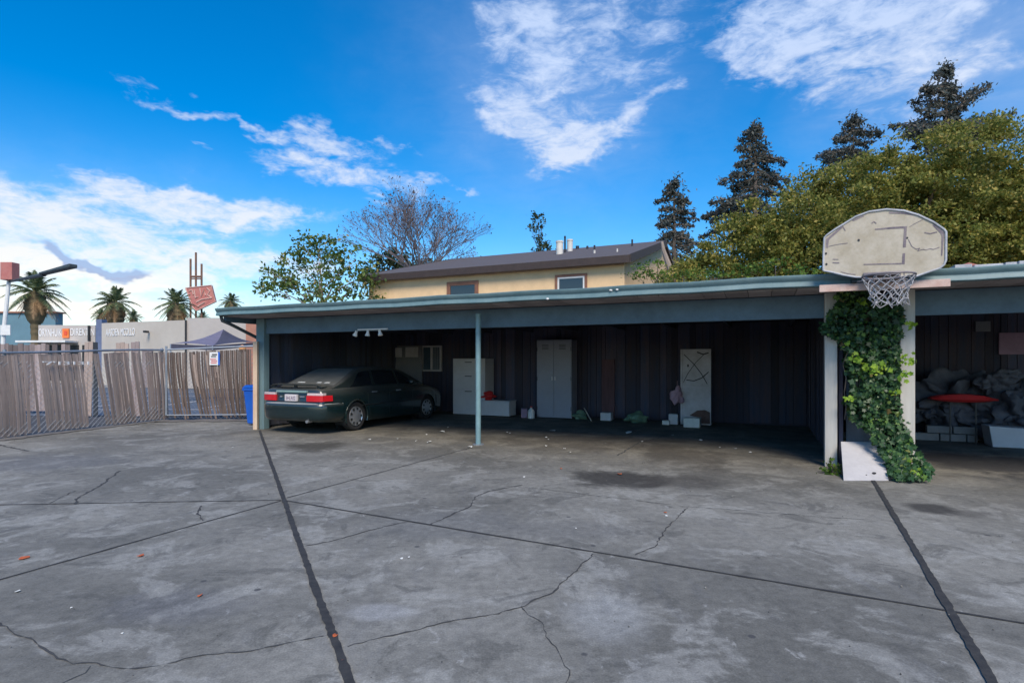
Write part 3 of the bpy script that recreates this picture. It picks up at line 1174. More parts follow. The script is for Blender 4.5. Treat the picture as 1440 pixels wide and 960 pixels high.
def H(l, w, z):
    p = HC + hd * l + hn * w
    return Vector((p.x, p.y, z))


house = thing('apartment_house', H(HL / 2, 0, 0), 'pale yellow two-storey house with brown shingle roof behind the carport', 'house')
m = MB()
pl = [H(0, 0, 0), H(0, HW, 0), H(0, HW, HE), H(0, HW / 2, HR_ - .1), H(0, 0, HE)]
m.prism(pl, (H(HL, 0, 0) - H(0, 0, 0)))
m.build('wall', MT['stucco'], house)
m = MB()
ov, oe = .35, .3
th = .16
sl = (HR_ - HE) / (HW / 2)
for a, b, sg in ((-ov, HW / 2, 1), (HW + ov, HW / 2, -1)):
    z0, z1 = HE - ov * sl, HR_
    p = [H(-oe, a, z0), H(HL + oe, a, z0), H(HL + oe, b, z1), H(-oe, b, z1)]
    m.hexa([q + Vector((0, 0, .005)) for q in p] + [q + Vector((0, 0, th)) for q in p])
m.build('roof', MT['shingle'], house)
m = MB()
z0 = HE - ov * sl
m.hexa([H(-oe, -ov - .05, z0 - .16), H(HL + oe, -ov - .05, z0 - .16), H(HL + oe, -ov - .01, z0 - .16), H(-oe, -ov - .01, z0 - .16),
        H(-oe, -ov - .05, z0 + .14), H(HL + oe, -ov - .05, z0 + .14), H(HL + oe, -ov - .01, z0 + .14), H(-oe, -ov - .01, z0 + .14)])
for l in (-oe - .05, HL + oe + .01):
    a, b = (l, l + .04)
    m.hexa([H(a, -ov - .06, z0 - .17), H(b, -ov - .06, z0 - .17), H(b, HW / 2, HR_ - .2), H(a, HW / 2, HR_ - .2),
            H(a, -ov - .06, z0 + .17), H(b, -ov - .06, z0 + .17), H(b, HW / 2, HR_ + .17), H(a, HW / 2, HR_ + .17)])
m.build('fascia', MT['trim_b'], house)


def onH(u, v, w=0):
    k = (u - 720) / F
    a = HC + hn * w
    l = (k * a.y - a.x) / (hd.x - k * hd.y)
    return l, EYE - (v - 510) / F * (a.y + hd.y * l)


for (u0, u1, v0, kind) in ((629, 673, 397, 0), (781, 826, 387, 1)):
    l0, z = onH(u0, v0)
    l1, _ = onH(u1, v0)
    lo, hi = min(l0, l1), max(l0, l1)
    zb = z - 1.25
    fr = MB()

    def hb(mb, a, b, w0, w1, zz0, zz1):
        mb.hexa([H(a, w0, zz0), H(b, w0, zz0), H(b, w1, zz0), H(a, w1, zz0), H(a, w0, zz1), H(b, w0, zz1), H(b, w1, zz1), H(a, w1, zz1)])
    t_ = .11
    hb(fr, lo, hi, -.06, -.003, z - t_, z)
    hb(fr, lo, hi, -.06, -.003, zb, zb + t_)
    hb(fr, lo, lo + t_, -.06, -.003, zb + t_, z - t_)
    hb(fr, hi - t_, hi, -.06, -.003, zb + t_, z - t_)
    wf = fr.build('window', MT['trim_wd'], house)
    sf = MB()
    a, b = lo + t_ + .002, hi - t_ - .002
    for x0, x1 in ((a, a + .07), (b - .07, b)):
        hb(sf, x0, x1, -.045, -.004, zb + t_ + .002, z - t_ - .07)
    hb(sf, a, b, -.045, -.004, z - t_ - .068, z - t_ - .002)
    sf.build('sash', MT['white'] if kind else MT['trim_wd'], wf)
    gl = MB()
    hb(gl, a + .07, b - .07, -.02, -.002, zb + t_, z - t_ - .075)
    gl.build('pane', MT['glass'], wf)
# roof vents
for (u, vt, vb, r, mt_, lb) in ((787, 339, 357, 5, 'vent', 'wide pale vent pipe at roof edge of the middle'), (801.5, 337, 353, 4, 'vent', 'narrower pale vent pipe'), (794.5, 332, 355, 1.2, 'dark', 'thin black stack'), (812, 346, 350, 2.4, 'dark', 'low dark cap'), (826, 346, 350, 1.5, 'dark', None), (836, 345, 351, 1.3, 'dark', None), (889, 337, 346, 1.3, 'dark', None), (836, 352, 356, 1.5, 'vent', None), (868, 350, 354, 1.2, 'vent', None)):
    # where sight line meets roof slope
    best = None
    for i in range(200):
        w = i / 200 * HW / 2
        l, z = onH(u, vb, w)
        zr_ = HE + w * sl + th
        if best is None or abs(z - zr_) < best[0]:
            best = (abs(z - zr_), w, l, z)
    _, w, l, z = best
    zr_ = HE + w * sl + th
    p = H(l, w, 0)
    k = p.y / F
    m = MB()
    hgt = (vb - vt) * k
    m.lathe([(r * k, zr_ - .15), (r * k, zr_ + hgt * .86), (r * k * 1.12, zr_ + hgt * .87), (r * k * 1.12, zr_ + hgt), (0.001, zr_ + hgt + .02)], (p.x, p.y, 0), 16)
    o = smoothed(m.build('roof_vent', MT[mt_], house))

# ------------------------------------------------------------------ TREES right
rg = np.random.default_rng(77)
# big spreading tree
root = thing('broadleaf_tree', (15.5, 22, 0), 'huge rounded olive-green tree filling the right behind the hoop', 'tree')
Yb = 21.0
lp = [(1000, 392, 62, 34), (1050, 350, 62, 44), (1105, 310, 72, 52), (1120, 375, 90, 40), (1170, 275, 72, 48), (1190, 340, 80, 60), (1240, 240, 78, 48), (1310, 222, 90, 45),
      (1270, 310, 110, 80), (1380, 240, 80, 50), (1440, 265, 80, 60), (1370, 330, 110, 80), (1470, 340, 110, 80), (1520, 280, 120, 80), (1560, 380, 120, 90), (1300, 390, 110, 50), (1400, 400, 100, 50), (960, 402, 30, 20)]
lobes = []
k = Yb / F
for (u, v, ru, rv) in lp:
    if v < 345:
        v += 14
        rv *= .9
    c = P(u, v, Yb)
    c.y += rg.uniform(-.6, 1.2)
    lobes.append((tuple(c), ru * k, ru * k * 1.1, rv * k))
m = MB()
tk = Vector((15.5, 22.5, 0))
m.tube([tk, tk + Vector((.2, 0, 2)), tk + Vector((-.2, .1, 4)), tk + Vector((0, 0, 5.5))], [.65, .5, .42, .3], 10)
for i, l in enumerate(lobes):
    limb(m, tk + Vector((0, 0, 2.5 + (i % 3))), l[0], .22, .05, .06, i)
smoothed(m.build('trunk', MT['bark'], root))
back = [((c[0], c[1] + 1.8, c[2] - .3), rx * 1.05, ry, rz * 1.0) for c, rx, ry, rz in lobes]
pts = np.concatenate([crown_points(lobes, 9, rg, .82, .30, 110, .6), crown_points(back, 8, rg, .2, .4, 30, .7)])
keep = pts[:, 2] > 1.5
V, F_ = leaf_cloud(pts[keep], .125, rg, .5)
fast_obj('crown', V, F_, MT['lf_big'], root)

TG = 'dark redwood trees rising behind the big olive tree'


def redwood(base_px, Y, vt, arms, label, tr, seed, leaf=.3, group=TG):
    """arms: (v, du_end, dv_end, thickness px) a limb leaving the trunk at height v"""
    rg = np.random.default_rng(seed)
    rr = random.Random(seed)
    k = Y / F
    b = P(base_px, 510, Y)
    root = thing('redwood_tree', (b.x, Y, 0), label, 'tree', group)
    top = P(base_px, vt, Y)
    m = MB()
    m.tube([(b.x, Y, 0), (b.x, Y, top.z * .5), (top.x, Y, top.z)], [tr, tr * .5, tr * .06], 8)
    pts = []
    for j in range(26):
        f = j / 25
        zz = top.z + .1 - (top.z * .55) * f
        pts.append(rg.normal(size=(26, 3)) * np.array([.18 + .5 * f, .18 + .5 * f, .3]) + np.array([top.x + rg.normal() * .15, Y - .15, zz]))
    nrm = []
    for i, (v, du, dv, th) in enumerate(arms):
        a = P(base_px, v, Y)
        e = a + Vector((du * k, rr.uniform(-.7, .7) * abs(du) * k * .6, -dv * k))
        limb(m, a, e, tr * .2, .03, .05, i, 5)
        L = (e - a).length
        nc = max(5, int(L / .22))
        for j in range(nc):
            f = (j + .5) / nc
            c = a.lerp(e, f ** .8)
            w = th * k * .9 * (.25 + .9 * math.sin(math.pi * min(1, .05 + f * .85))) * rr.uniform(.6, 1.2)
            n_ = int(24 * max(.4, w) / .5)
            q = rg.normal(size=(n_, 3)) * np.array([w * .5, w * .5, w * .46]) + np.array(c)
            q[:, 2] += rg.uniform(-.15, .1) * w
            pts.append(q)
    smoothed(m.build('trunk', MT['bark'], root))
    V, F_ = leaf_cloud(np.concatenate(pts), leaf, rg, .2, .4)
    fast_obj('crown', V, F_, MT['lf_con'], root)


def auto_arms(vt, vb, prof, step, seed, up=.25, th=9):
    """prof(v) -> (left extent px, right extent px)"""
    rr = random.Random(seed)
    arms = []
    v = vt
    while v < vb:
        l, r = prof(v)
        for ext in (-l, r):
            for q in range(1 + (rr.random() < .45)):
                e = ext * rr.uniform(.55, 1.3)
                arms.append((v + rr.uniform(-4, 4), e, abs(e) * rr.uniform(-.15, 1.1) * up * 2.4, th * rr.uniform(.5, 1.1)))
        v += step
    return arms


def prof_pts(pl_):
    def f(v):
        for (v0, l0, r0), (v1, l1, r1) in zip(pl_[:-1], pl_[1:]):
            if v <= v1:
                t = (v - v0) / (v1 - v0)
                return l0 + (l1 - l0) * t, r0 + (r1 - r0) * t
        return pl_[-1][1:]
    return f


redwood(1330, 40, 96, auto_arms(100, 215, prof_pts([(96, 4, 4), (120, 30, 14), (150, 45, 22), (170, 60, 36), (190, 62, 50), (220, 40, 45)]), 7, 3)
        + [(165, 50, -45, 10), (165, 56, -42, 10), (185, 72, -26, 11), (195, 86, -10, 12), (195, 82, -28, 12), (198, 76, 4, 12), (180, -78, -4, 7), (190, -70, 4, 8), (135, 20, -14, 9)],
        'tallest dark redwood, right above the backboard, with uneven drooping limbs', .55, 3)
redwood(1200, 44, 166, auto_arms(168, 240, prof_pts([(166, 8, 8), (180, 20, 26), (200, 34, 32), (225, 44, 30), (240, 44, 30)]), 7, 5), 'smallest redwood top poking up between the other two', .45, 5)
redwood(1062, 40, 180, auto_arms(182, 330, prof_pts([(180, 5, 6), (200, 22, 20), (220, 28, 44), (240, 50, 44), (262, 50, 36), (300, 60, 20), (330, 58, 10)]), 8, 8), 'broad dark redwood at the left shoulder of the olive tree', .5, 8)
redwood(948, 36, 255, auto_arms(257, 400, prof_pts([(255, 5, 4), (275, 22, 10), (300, 20, 26), (330, 24, 34), (370, 30, 34), (400, 28, 30)]), 8, 11, th=8), 'narrow dark conifer standing just right of the yellow house gable', .4, 11, .26, None)
# slim leaning tree behind the roof
lobe_tree('slender_tree', 770, 42, [(752, 306, 5, 8), (747, 318, 5, 8), (756, 328, 6, 8), (758, 341, 7, 8), (757, 352, 11, 8), (768, 345, 5, 4), (772, 352, 5, 5), (762, 312, 3, 9)],
          'small ragged leaning tree showing above the brown roof beside the vents', 'tree', MT['lf_dark'], MT['bark'], .2, 16, .22, 14, .1, 1, 31, None, trunk_to=(756, 303))
# leaning dead pole-like trunk at gable
m = MB()
m.tube([P(948, 395, 21.5), P(940, 372, 21.5), P(933, 352, 21.5), P(931, 340, 21.5)], [.12, .11, .08, .05], 8)
m.tube([P(975, 520, 21.3), P(948, 395, 21.5)], [.14, .12], 8)
tag(smoothed(m.build('dead_tree', MT['bark_pale'])), 'bare leaning trunk against the gable end of the yellow house', 'tree')

# ------------------------------------------------------------------ TREES centre-left
lobe_tree('leafy_tree', 455, 27, [(385, 408, 24, 18), (378, 385, 16, 10), (405, 365, 18, 22), (400, 395, 22, 26), (425, 345, 22, 14), (450, 335, 24, 12), (440, 370, 26, 22), (430, 405, 30, 20), (470, 350, 24, 18), (478, 385, 26, 28), (500, 365, 18, 20), (505, 400, 22, 24), (465, 415, 30, 18), (515, 425, 24, 14), (520, 385, 14, 20)],
          'loose leafy green tree left of the yellow house, sky showing through', 'tree', MT['lf_left'], MT['bark_pale'], .20, 9, .28, 16, .17, .9, 44, None, trunk_to=(450, 370), shell=.35)
lobe_tree('dense_bush_tree', 540, 44, [(548, 368, 26, 22), (566, 375, 24, 20), (605, 378, 36, 16), (630, 385, 26, 12), (530, 385, 20, 20)],
          'dense dark round tree behind the bare branches', 'tree', MT['lf_dark'], MT['bark'], .28, 7, .4, 22, .25, 1, 47)

# bare tree
def bare_tree():
    Yt = 36.0
    base = P(588, 510, Yt)
    root = thing('bare_tree', (base.x, Yt, 0), 'leafless spreading tree with fine purple-grey twigs behind the yellow house', 'tree')
    rr = random.Random(99)
    mb = MB()
    tips = []
    z0 = P(588, 400, Yt).z

    def grow(p, d, L, r, lev):
        n = 3
        pts = [p]
        q = p
        for i in range(n):
            d = (d + Vector((rr.uniform(-1, 1), rr.uniform(-1, 1), rr.uniform(-.4, .5))) * .10).normalized()
            q = q + d * L / n
            pts.append(q)
        mb.tube(pts, [r * (1 - .35 * i / n) for i in range(n + 1)], 5 if lev < 3 else 3, cap=False)
        if lev >= 7 or r < .006:
            tips.append(q)
            return
        kids = 3 if lev < 1 else 2
        for k_ in range(kids):
            sp = .42 if lev < 2 else .40
            nd = (d + Vector((rr.uniform(-1, 1), rr.uniform(-1, 1), rr.uniform(-.25, .35))) * sp * 1.4).normalized()
            grow(q, nd, L * rr.uniform(.72, .9), r * .72, lev + 1)
        if rr.random() < .4 and lev > 1:
            nd = (d + Vector((rr.uniform(-1, 1), rr.uniform(-1, 1), rr.uniform(-.2, .6)))).normalized()
            grow(pts[1], nd, L * .6, r * .5, lev + 2)
    mb.tube([(base.x, Yt, 0), (base.x + .1, Yt, z0 * .5), (base.x, Yt, z0)], [.34, .28, .24], 8)
    for k_ in range(11):
        a = k_ / 11 * 6.28
        t = rr.uniform(.1, 1.0)
        d = Vector((math.cos(a) * t, math.sin(a) * t * .8, .72)).normalized()
        grow(Vector((base.x, Yt, z0 - .5 + rr.uniform(0, .8))), d, 1.36, .060, 0)
    smoothed(mb.build('trunk', MT['bark_red'], root))
    rg = np.random.default_rng(4)
    t = np.array([tuple(p) for p in tips])
    t = t[rg.uniform(size=len(t)) < .35]
    t = np.concatenate([t + rg.normal(size=t.shape) * .08 for _ in range(2)])
    V, F_ = leaf_cloud(t, .13, rg)
    fast_obj('dry_leaves', V, F_, MT['lf_bare'], root)


bare_tree()

# vine shoots over the carport roof
for (lp_, lb, Yv, sd_) in (([(895, 388, 14, 5), (915, 383, 18, 6), (935, 388, 16, 6), (905, 374, 14, 3), (925, 370, 10, 3)], 'spray of pale green shoots over the roof edge by the gable', 17.2, 61),
                           ([(1060, 378, 24, 6), (1090, 372, 14, 8), (1110, 382, 20, 7), (1130, 388, 16, 5), (1040, 385, 18, 5)], 'bright green shoots rising behind the roof left of the backboard', 14.6, 62),
                           ([(960, 384, 16, 5), (985, 384, 18, 5), (1010, 384, 16, 4)], 'yellow-green shoots on the roof edge between the gable and the olive tree', 15.6, 63)):
    lobe_tree('climbing_shrub', lp_[1][0], Yv, lp_, lb, 'shrub', MT['lf_vine'], MT['bark'], .10, 60, .12, 8, .05, .8, sd_, 'shrubs showing over the carport roof')

# ------------------------------------------------------------------ PALMS
def palm(u, vc, rpx, Y, tw, seed, label, skirt=True, group='palm trees along the street'):
    rr = random.Random(seed)
    k = Y / F
    c = P(u, vc, Y)
    root = thing('palm_tree', (c.x, Y, 0), label, 'palm tree', group)
    rad = rpx * k
    m = MB()
    w = tw * k / 2
    h = c.z
    sk = rad * .95
    prof = [(w * 1.25, 0), (w * 1.0, .6), (w * .9, h - sk * 1.5), (w * 1.0, h - sk * 1.1), (w * 1.9, h - sk * .85), (w * 2.25, h - sk * .45), (w * 1.8, h - .1), (w * .5, h + .15)]
    prof2 = []
    for (r0, h0), (r1, h1) in zip(prof[:-1], prof[1:]):
        nseg = max(1, int((h1 - h0) / .18))
        for i in range(nseg):
            f = i / nseg
            rrr = r0 + (r1 - r0) * f
            prof2.append((rrr * (1.06 if i % 2 else .95), h0 + (h1 - h0) * f))
    prof2.append(prof[-1])
    m.lathe(prof2, (c.x, Y, 0), 14)
    m.build('trunk', MT['palm_bark'], root)
    V, Fs = [], []

    def frond(mb, az, e0, L, droop):
        d = Vector((math.cos(az), math.sin(az), 0))
        n = 10
        pts = []
        for i in range(n + 1):
            t = i / n
            x = L * (math.cos(e0) * t)
            z = L * (math.sin(e0) * t - droop * t ** 2.2)
            pts.append(c + d * x + Vector((0, 0, z)))
        mb.tube(pts, [.05 * (1 - .8 * i / n) * L / 2.6 for i in range(n + 1)], 4)
        s = Vector((-d.y, d.x, 0))
        for i in range(1, 26):
            t = .16 + .84 * i / 26
            j = min(n - 1, int(t * n))
            p = pts[j].lerp(pts[j + 1], t * n - j)
            tg = (pts[j + 1] - pts[j]).normalized()
            ll = L * .23 * math.sin(math.pi * min(1, .25 + .72 * t)) * rr.uniform(.85, 1.15)
            for sg in (-1, 1):
                tip = p + (s * sg * .8 + tg * .55 + Vector((0, 0, -.35 + rr.uniform(-.2, .2)))) * ll
                wv = tg * L * .02
                mb.quad(p - wv, p + wv, tip)
    mb = MB()
    nf = 30
    for i in range(nf):
        f = i / nf
        e0 = R(80 - 105 * f + rr.uniform(-8, 8))
        frond(mb, i * 2.39996 + rr.uniform(-.2, .2), e0, rad * rr.uniform(1.0, 1.2) * (1 - .12 * f), .25 + .30 * math.cos(e0) * rr.uniform(.8, 1.2))
    mb.build('fronds', MT['palm_leaf'], root)
    if skirt:
        mb = MB()
        for i in range(16):
            frond(mb, rr.uniform(0, 6.28), R(-38 + rr.uniform(-14, 10)), rad * rr.uniform(.65, .9), .45)
        mb.build('dead_fronds', MT['palm_dead'], root)


palm(50, 412, 42, 42, 12, 1, 'largest palm, with pineapple-shaped trunk, beside the sign pole at far left')
palm(162, 426, 33, 52, 11, 2, 'palm rising behind the white lettering of the low building')
palm(248, 428, 31, 52, 11, 3, 'palm partly overlapping the tilted red sign')
palm(325, 425, 18, 70, 8, 4, 'smallest far palm just above the left end of the carport roof', False)
palm(142, 443, 13, 58, 5, 5, 'little palm hugging the left side of the middle palm', False)
palm(188, 446, 14, 58, 5, 6, 'little palm low on the right of the middle palm', False)
palm(285, 446, 12, 60, 4, 7, 'short palm below the tilted red sign', False)

# ------------------------------------------------------------------ FAR BUILDINGS LEFT
def text_obj(name, body, pos, h, mt, rotz=0, parent=None, width=None, ext=.01, tilt=R(90)):
    cu = bpy.data.curves.new(name, 'FONT')
    cu.body = body
    cu.size = h
    cu.extrude = ext
    o = bpy.data.objects.new(name, cu)
    COL.objects.link(o)
    bpy.context.view_layer.update()
    dg = bpy.context.evaluated_depsgraph_get()
    me = bpy.data.meshes.new_from_object(o.evaluated_get(dg))
    bpy.data.objects.remove(o)
    xs = [v.co.x for v in me.vertices]
    sx = width / (max(xs) - min(xs)) if width else 1
    Mx = Matrix.Translation(pos) @ Matrix.Rotation(rotz, 4, 'Z') @ Matrix.Rotation(tilt, 4, 'X') @ Matrix.Diagonal((sx, 1, 1, 1))
    vs = [Mx @ v.co for v in me.vertices]
    fs = [tuple(p.vertices) for p in me.polygons]
    return make_obj(name, vs, fs, mt, parent)


b1 = thing('blue_building', P(38, 510, 60) * 1, 'flat blue building behind the palm and sign pole at far left', 'building')
b1.location.z = 0
ORG[b1.name][2] = 0
m = MB()
x0, x1 = P(-260, 500, 60).x, P(78, 500, 60).x
m.box(x0, x1, 60, 61, 0, P(0, 440, 60).z)
m.build('wall', MT['bldgb'], b1)
m = MB()
m.box(x0 - .2, x1 + .2, 59.8, 61.2, P(0, 440, 60).z + .003, P(0, 438, 60).z)
m.build('parapet', MT['pinkb'], b1)
m = MB()
m.box(P(35, 0, 59.9).x, P(44, 0, 59.9).x, 60.2, 60.9, P(0, 438, 60).z, P(0, 428, 60).z)
m.build('roof_hut', MT['bldgb'], b1)
m = MB()
for i in range(9):
    xx = x0 + 2 + i * 2.6
    m.box(xx, xx + 1.4, 59.92, 59.99, 1.2, 2.6)
m.build('window', MT['glass'], b1)

b2 = thing('low_shop', (P(95, 510, 40).x, 40, 0), 'low grey shop with white letters and an orange square on its wall', 'shop')
m = MB()
x0, x1 = P(54, 0, 40).x, P(134, 0, 40).x
zt = P(0, 457, 40).z
m.box(x0, x1, 40, 50, 0, zt)
m.build('wall', MT['bldg'], b2)
m = MB()
m.box(x0 - .6, x1 - 1.2, 38.8, 39.99, P(0, 482, 40).z, P(0, 479.5, 40).z)
m.build('awning', MT['white'], b2)
m = MB()
for i in range(4):
    m.box(x0 + .3 + i * .95, x0 + 1.0 + i * .95, 39.95, 39.99, .2, P(0, 485, 40).z)
m.build('shop_window', MT['dark'], b2)
text_obj('lettering', 'ORYNHUIK', Vector((P(54.5, 0, 40).x, 39.97, P(0, 472.5, 40).z)), .75, MT['letter'], 0, b2, width=1.65)
text_obj('lettering', 'DIREKT N', Vector((P(99, 0, 40).x, 39.97, P(0, 471.5, 40).z)), .72, MT['letter'], 0, b2, width=1.7)
m = MB()
a, b = P(88, 462, 39.93), P(97, 475, 39.93)
m.box(a.x, b.x, 39.9, 39.98, b.z, a.z)
m.build('logo_square', MT['orange'], b2)
m = MB()
m.box(P(90.5, 0, 39.9).x, P(94.5, 0, 39.9).x, 39.86, 39.899, P(0, 471, 40).z, P(0, 465.5, 40).z)
MT['logo2'] = mat('logo_red', (.65, .08, .03), .6, .1, 3)
m.build('logo_mark', MT['logo2'], b2)
m = MB()
m.box(P(124.5, 0, 39.9).x, P(126.5, 0, 39.9).x, 39.8, 39.95, P(0, 480, 40).z, P(0, 458, 40).z)
m.build('drainpipe', MT['dark'], b2)
m = MB()
m.box(P(135, 0, 38).x, P(143, 0, 38).x, 38, 38.5, 0, P(0, 449, 38).z)
tag(m.build('blue_pillar', mat('pillar_blue', (.12, .15, .24), .7, .2, 2)), 'blue-violet pillar standing between the two low buildings', 'pillar')

b3 = thing('long_building', (P(240, 510, 31).x, 31, 0), 'long cream-grey flat building with white lettering behind the gate', 'building')


def fz(u, v, Y):
    return P(u, v, Y)


m = MB()
A0, A1 = P(143, 0, 34), P(262, 0, 31.5)
zt0, zt1 = P(0, 457, 34).z, P(0, 447, 31.5).z
B0, B1 = Vector((A0.x, 34, 0)), Vector((A1.x, 31.5, 0))
bk = Vector((3, 9, 0))
zt = (zt0 + zt1) / 2
m.hexa([B0, B1, B1 + bk, B0 + bk] + [p + Vector((0, 0, zt)) for p in (B0, B1, B1 + bk, B0 + bk)])
m.build('wall', MT['bldg2'], b3)
m = MB()
C1 = Vector((P(375, 0, 31).x, 31.2, 0))
B1b = B1 + Vector((.003, .05, 0))
m.hexa([B1b, C1, C1 + bk, B1b + bk] + [p + Vector((0, 0, zt + .12)) for p in (B1b, C1, C1 + bk, B1b + bk)])
m.build('side_wing', MT['bldg'], b3)
dr = (B1 - B0).normalized()
ang = math.atan2(dr.y, dr.x)
tpos = B0 + dr * (B1 - B0).length * .06
fn = Vector((dr.y, -dr.x, 0))
text_obj('lettering', 'AARDEN MCOLLO', Vector((tpos.x, tpos.y, P(0, 472, 33.5).z)) + fn * .03, .62, MT['letter'], ang, b3, width=2.5)
m = MB()
m.box(B1.x - .03, B1.x + .03, B1.y - .1, B1.y - .02, 0, zt)
m.build('wall_seam', MT['dark'], b3)
m = MB()
for f, w in ((.16, 1.15), (.5, .9)):
    p = B0 + dr * (B1 - B0).length * f
    q = p + dr * w
    a, b = p + fn * .02, q + fn * .02
    m = MB()
    m.hexa([a, b, b - fn * .01, a - fn * .01] + [x + Vector((0, 0, 2.25)) for x in (a, b, b - fn * .01, a - fn * .01)])
    m.build('door', MT['board'], b3)
m = MB()
m.box(P(209, 0, 32.6).x, P(212, 0, 32.6).x, 32.1, 32.45, P(0, 468, 32.4).z, P(0, 465, 32.4).z)
m.build('wall_lamp', MT['dark'], b3)
# brick end building seen under the eave
m = MB()
m.box(P(345, 0, 29).x, P(366, 0, 29).x, 29.05, 33, 0, P(0, 449, 29).z)
tag(m.build('brick_building', MT['pinkb']), 'reddish brick block seen under the left eave of the carport', 'building')

# tilted red sign on three masts
Ys = 56
sg = thing('pylon_sign', (P(275, 510, Ys).x, Ys + .4, 0), 'faded red tilted pylon sign with three slim masts above it', 'sign')
m = MB()
for u, vt in ((268, 364), (275.5, 355), (283.5, 371)):
    a = P(u, vt, Ys + .4)
    m = MB()
    m.tube([(a.x, a.y, 0), a], .10, 8)
    m.build('mast', MT['rust'], sg)
m = MB()
a, b = P(268, 389, Ys + .4), P(283.5, 389, Ys + .4)
m.tube([a, b], .11, 8)
for dv in (3,):
    a, b = P(268, 389 + dv, Ys + .4), P(283.5, 389 + dv, Ys + .4)
    m.tube([a, b], .06, 8)
m.build('crossbar', MT['rust'], sg)
shape = [(261, 405), (297, 401), (303, 424), (276, 437), (271, 432)]
m = MB()
m.prism([P(u, v, Ys) for u, v in shape], (0, .3, 0))
m.build('panel', MT['signred'], sg, bevel=.03)
m = MB()
pp = [P(u, v, Ys - .01) for u, v in shape]
m.tube(pp + [pp[0]], .06, 6)
for l in ([(266, 409), (270, 408), (272, 414)], [(273, 408), (275, 419), (279, 417)], [(281, 405), (283, 417), (287, 407), (289, 415)], [(291, 405), (295, 409), (292, 415), (298, 419)], [(276, 425), (284, 421), (297, 419)], [(278, 431), (288, 425)]):
    m.tube([P(u, v, Ys - .02) for u, v in l], .07, 5)
m.build('sign_lettering', MT['signink'], sg)

# left street light / sign pole
Yp = 26
sp = thing('sign_pole', (P(8, 510, Yp).x, Yp, 0), 'leaning pole with a red box sign and a long dark arm at the far left', 'street sign')
m = MB()
m.tube([Vector((P(2, 510, Yp).x, Yp, 0)), P(5, 470, Yp), P(13, 390, Yp)], [.10, .09, .075], 10)
m.build('pole', MT['white'], sp)
m = MB()
a, b = P(5.5, 369.5, Yp - .1), P(22, 394, Yp - .1)
m.box(a.x, b.x, Yp - .3, Yp + .12, b.z, a.z)
m.build('sign_box', MT['signred'], sp, bevel=.02)
m = MB()
m.tube([P(13, 396, Yp), P(62, 386, Yp - 2.5)], [.05, .09], 8)
m.build('arm', MT['poledk'], sp)
m = MB()
a, b = P(60, 386.5, Yp - 2.4), P(103, 376.5, Yp - 4.4)
dd = Vector((0, 0, .09))
ee = Vector((.06, .14, 0))
m.hexa([a - ee, b - ee, b + ee, a + ee, a - ee + dd, b - ee + dd * 1.6, b + ee + dd * 1.6, a + ee + dd])
m.build('lamp_head', MT['poledk'], sp, bevel=.03)
m = MB()
a, b = P(1, 457, Yp - .13), P(15, 471, Yp - .13)
m.box(a.x, b.x, Yp - .16, Yp - .12, b.z, a.z)
m.build('notice', MT['white'], sp)

# ------------------------------------------------------------------ FENCES
FA, FB, FC = Vector((-11.55, 3.5)), Vector((-8.78, 14.15)), Vector((-6.55, 14.35))


def on_line(u, A, B):
    k = (u - 720) / F
    d = B - A
    t = (k * A.y - A.x) / (d.x - k * d.y)
    return t, A + d * t


# keep the fence foot through the photo line at u=0
_, p0 = on_line(0, FA, FB)
fence = thing('chain_link_fence', (FA.x, FA.y, 0), 'sagging chain-link fence woven with weathered tan slats along the left', 'fence')


def top_z(p, A, B, za, zb):
    f = (p - A).length / (B - A).length
    return za + (zb - za) * f


ZA, ZB = 1.40, 1.76


def wire_mesh(mb, A, B, za, zb, step=.11):
    L = (B - A).length
    d = (B - A) / L
    h = max(za, zb)
    x = -h
    while x < L:
        for sgn in (1, -1):
            if sgn == 1:
                x0, x1, z0, z1 = x, x + h, 0.03, h
            else:
                x0, x1, z0, z1 = x + h, x, 0.03, h
            # clip to 0..L
            pts = []
            for f in (0, 1):
                xx, zz = (x0 + (x1 - x0) * f, z0 + (z1 - z0) * f)
                pts.append([xx, zz])
            (xa, z_a), (xb, z_b) = pts
            if xa > xb:
                xa, z_a, xb, z_b = xb, z_b, xa, z_a
            if xb < 0 or xa > L:
                continue
            if xa < 0:
                z_a += (z_b - z_a) * (-xa) / (xb - xa)
                xa = 0
            if xb > L:
                z_b = z_a + (z_b - z_a) * (L - xa) / (xb - xa)
                xb = L
            # clip to sloping top
            zt_ = lambda q: za + (zb - za) * q / L - .03
            n = 6
            run = []
            for i in range(n + 1):
                f = i / n
                q, z = xa + (xb - xa) * f, z_a + (z_b - z_a) * f
                if z <= zt_(q):
                    run.append((q, z))
            if len(run) > 1:
                p = [Vector((A.x + d.x * q, A.y + d.y * q, z)) for q, z in (run[0], run[-1])]
                mb.tube(p, .0028, 3, cap=False)
        x += step


nF = Vector((FB - FA).normalized())
nrm = Vector((nF.y, -nF.x))   # toward the yard
m = MB()
wire_mesh(m, FA + nrm * .02, FB + nrm * .02, ZA, ZB)
m.build('wire_mesh', MT['galv'], fence)
m = MB()
seg = 12
pts = [Vector((*FA.lerp(FB, i / seg), ZA + (ZB - ZA) * i / seg + .015 * math.sin(i * 1.3))) for i in range(seg + 1)]
m.tube(pts, .024, 8)
smoothed(m.build('top_rail', MT['galv'], fence))
for f in (.0, .34, .68, 1.0):
    p = FA.lerp(FB, f) - nrm * .05
    m = MB()
    m.tube([(p.x, p.y, 0), (p.x, p.y, ZA + (ZB - ZA) * f + .05)], .03, 10)
    smoothed(m.build('post', MT['galv'], fence))


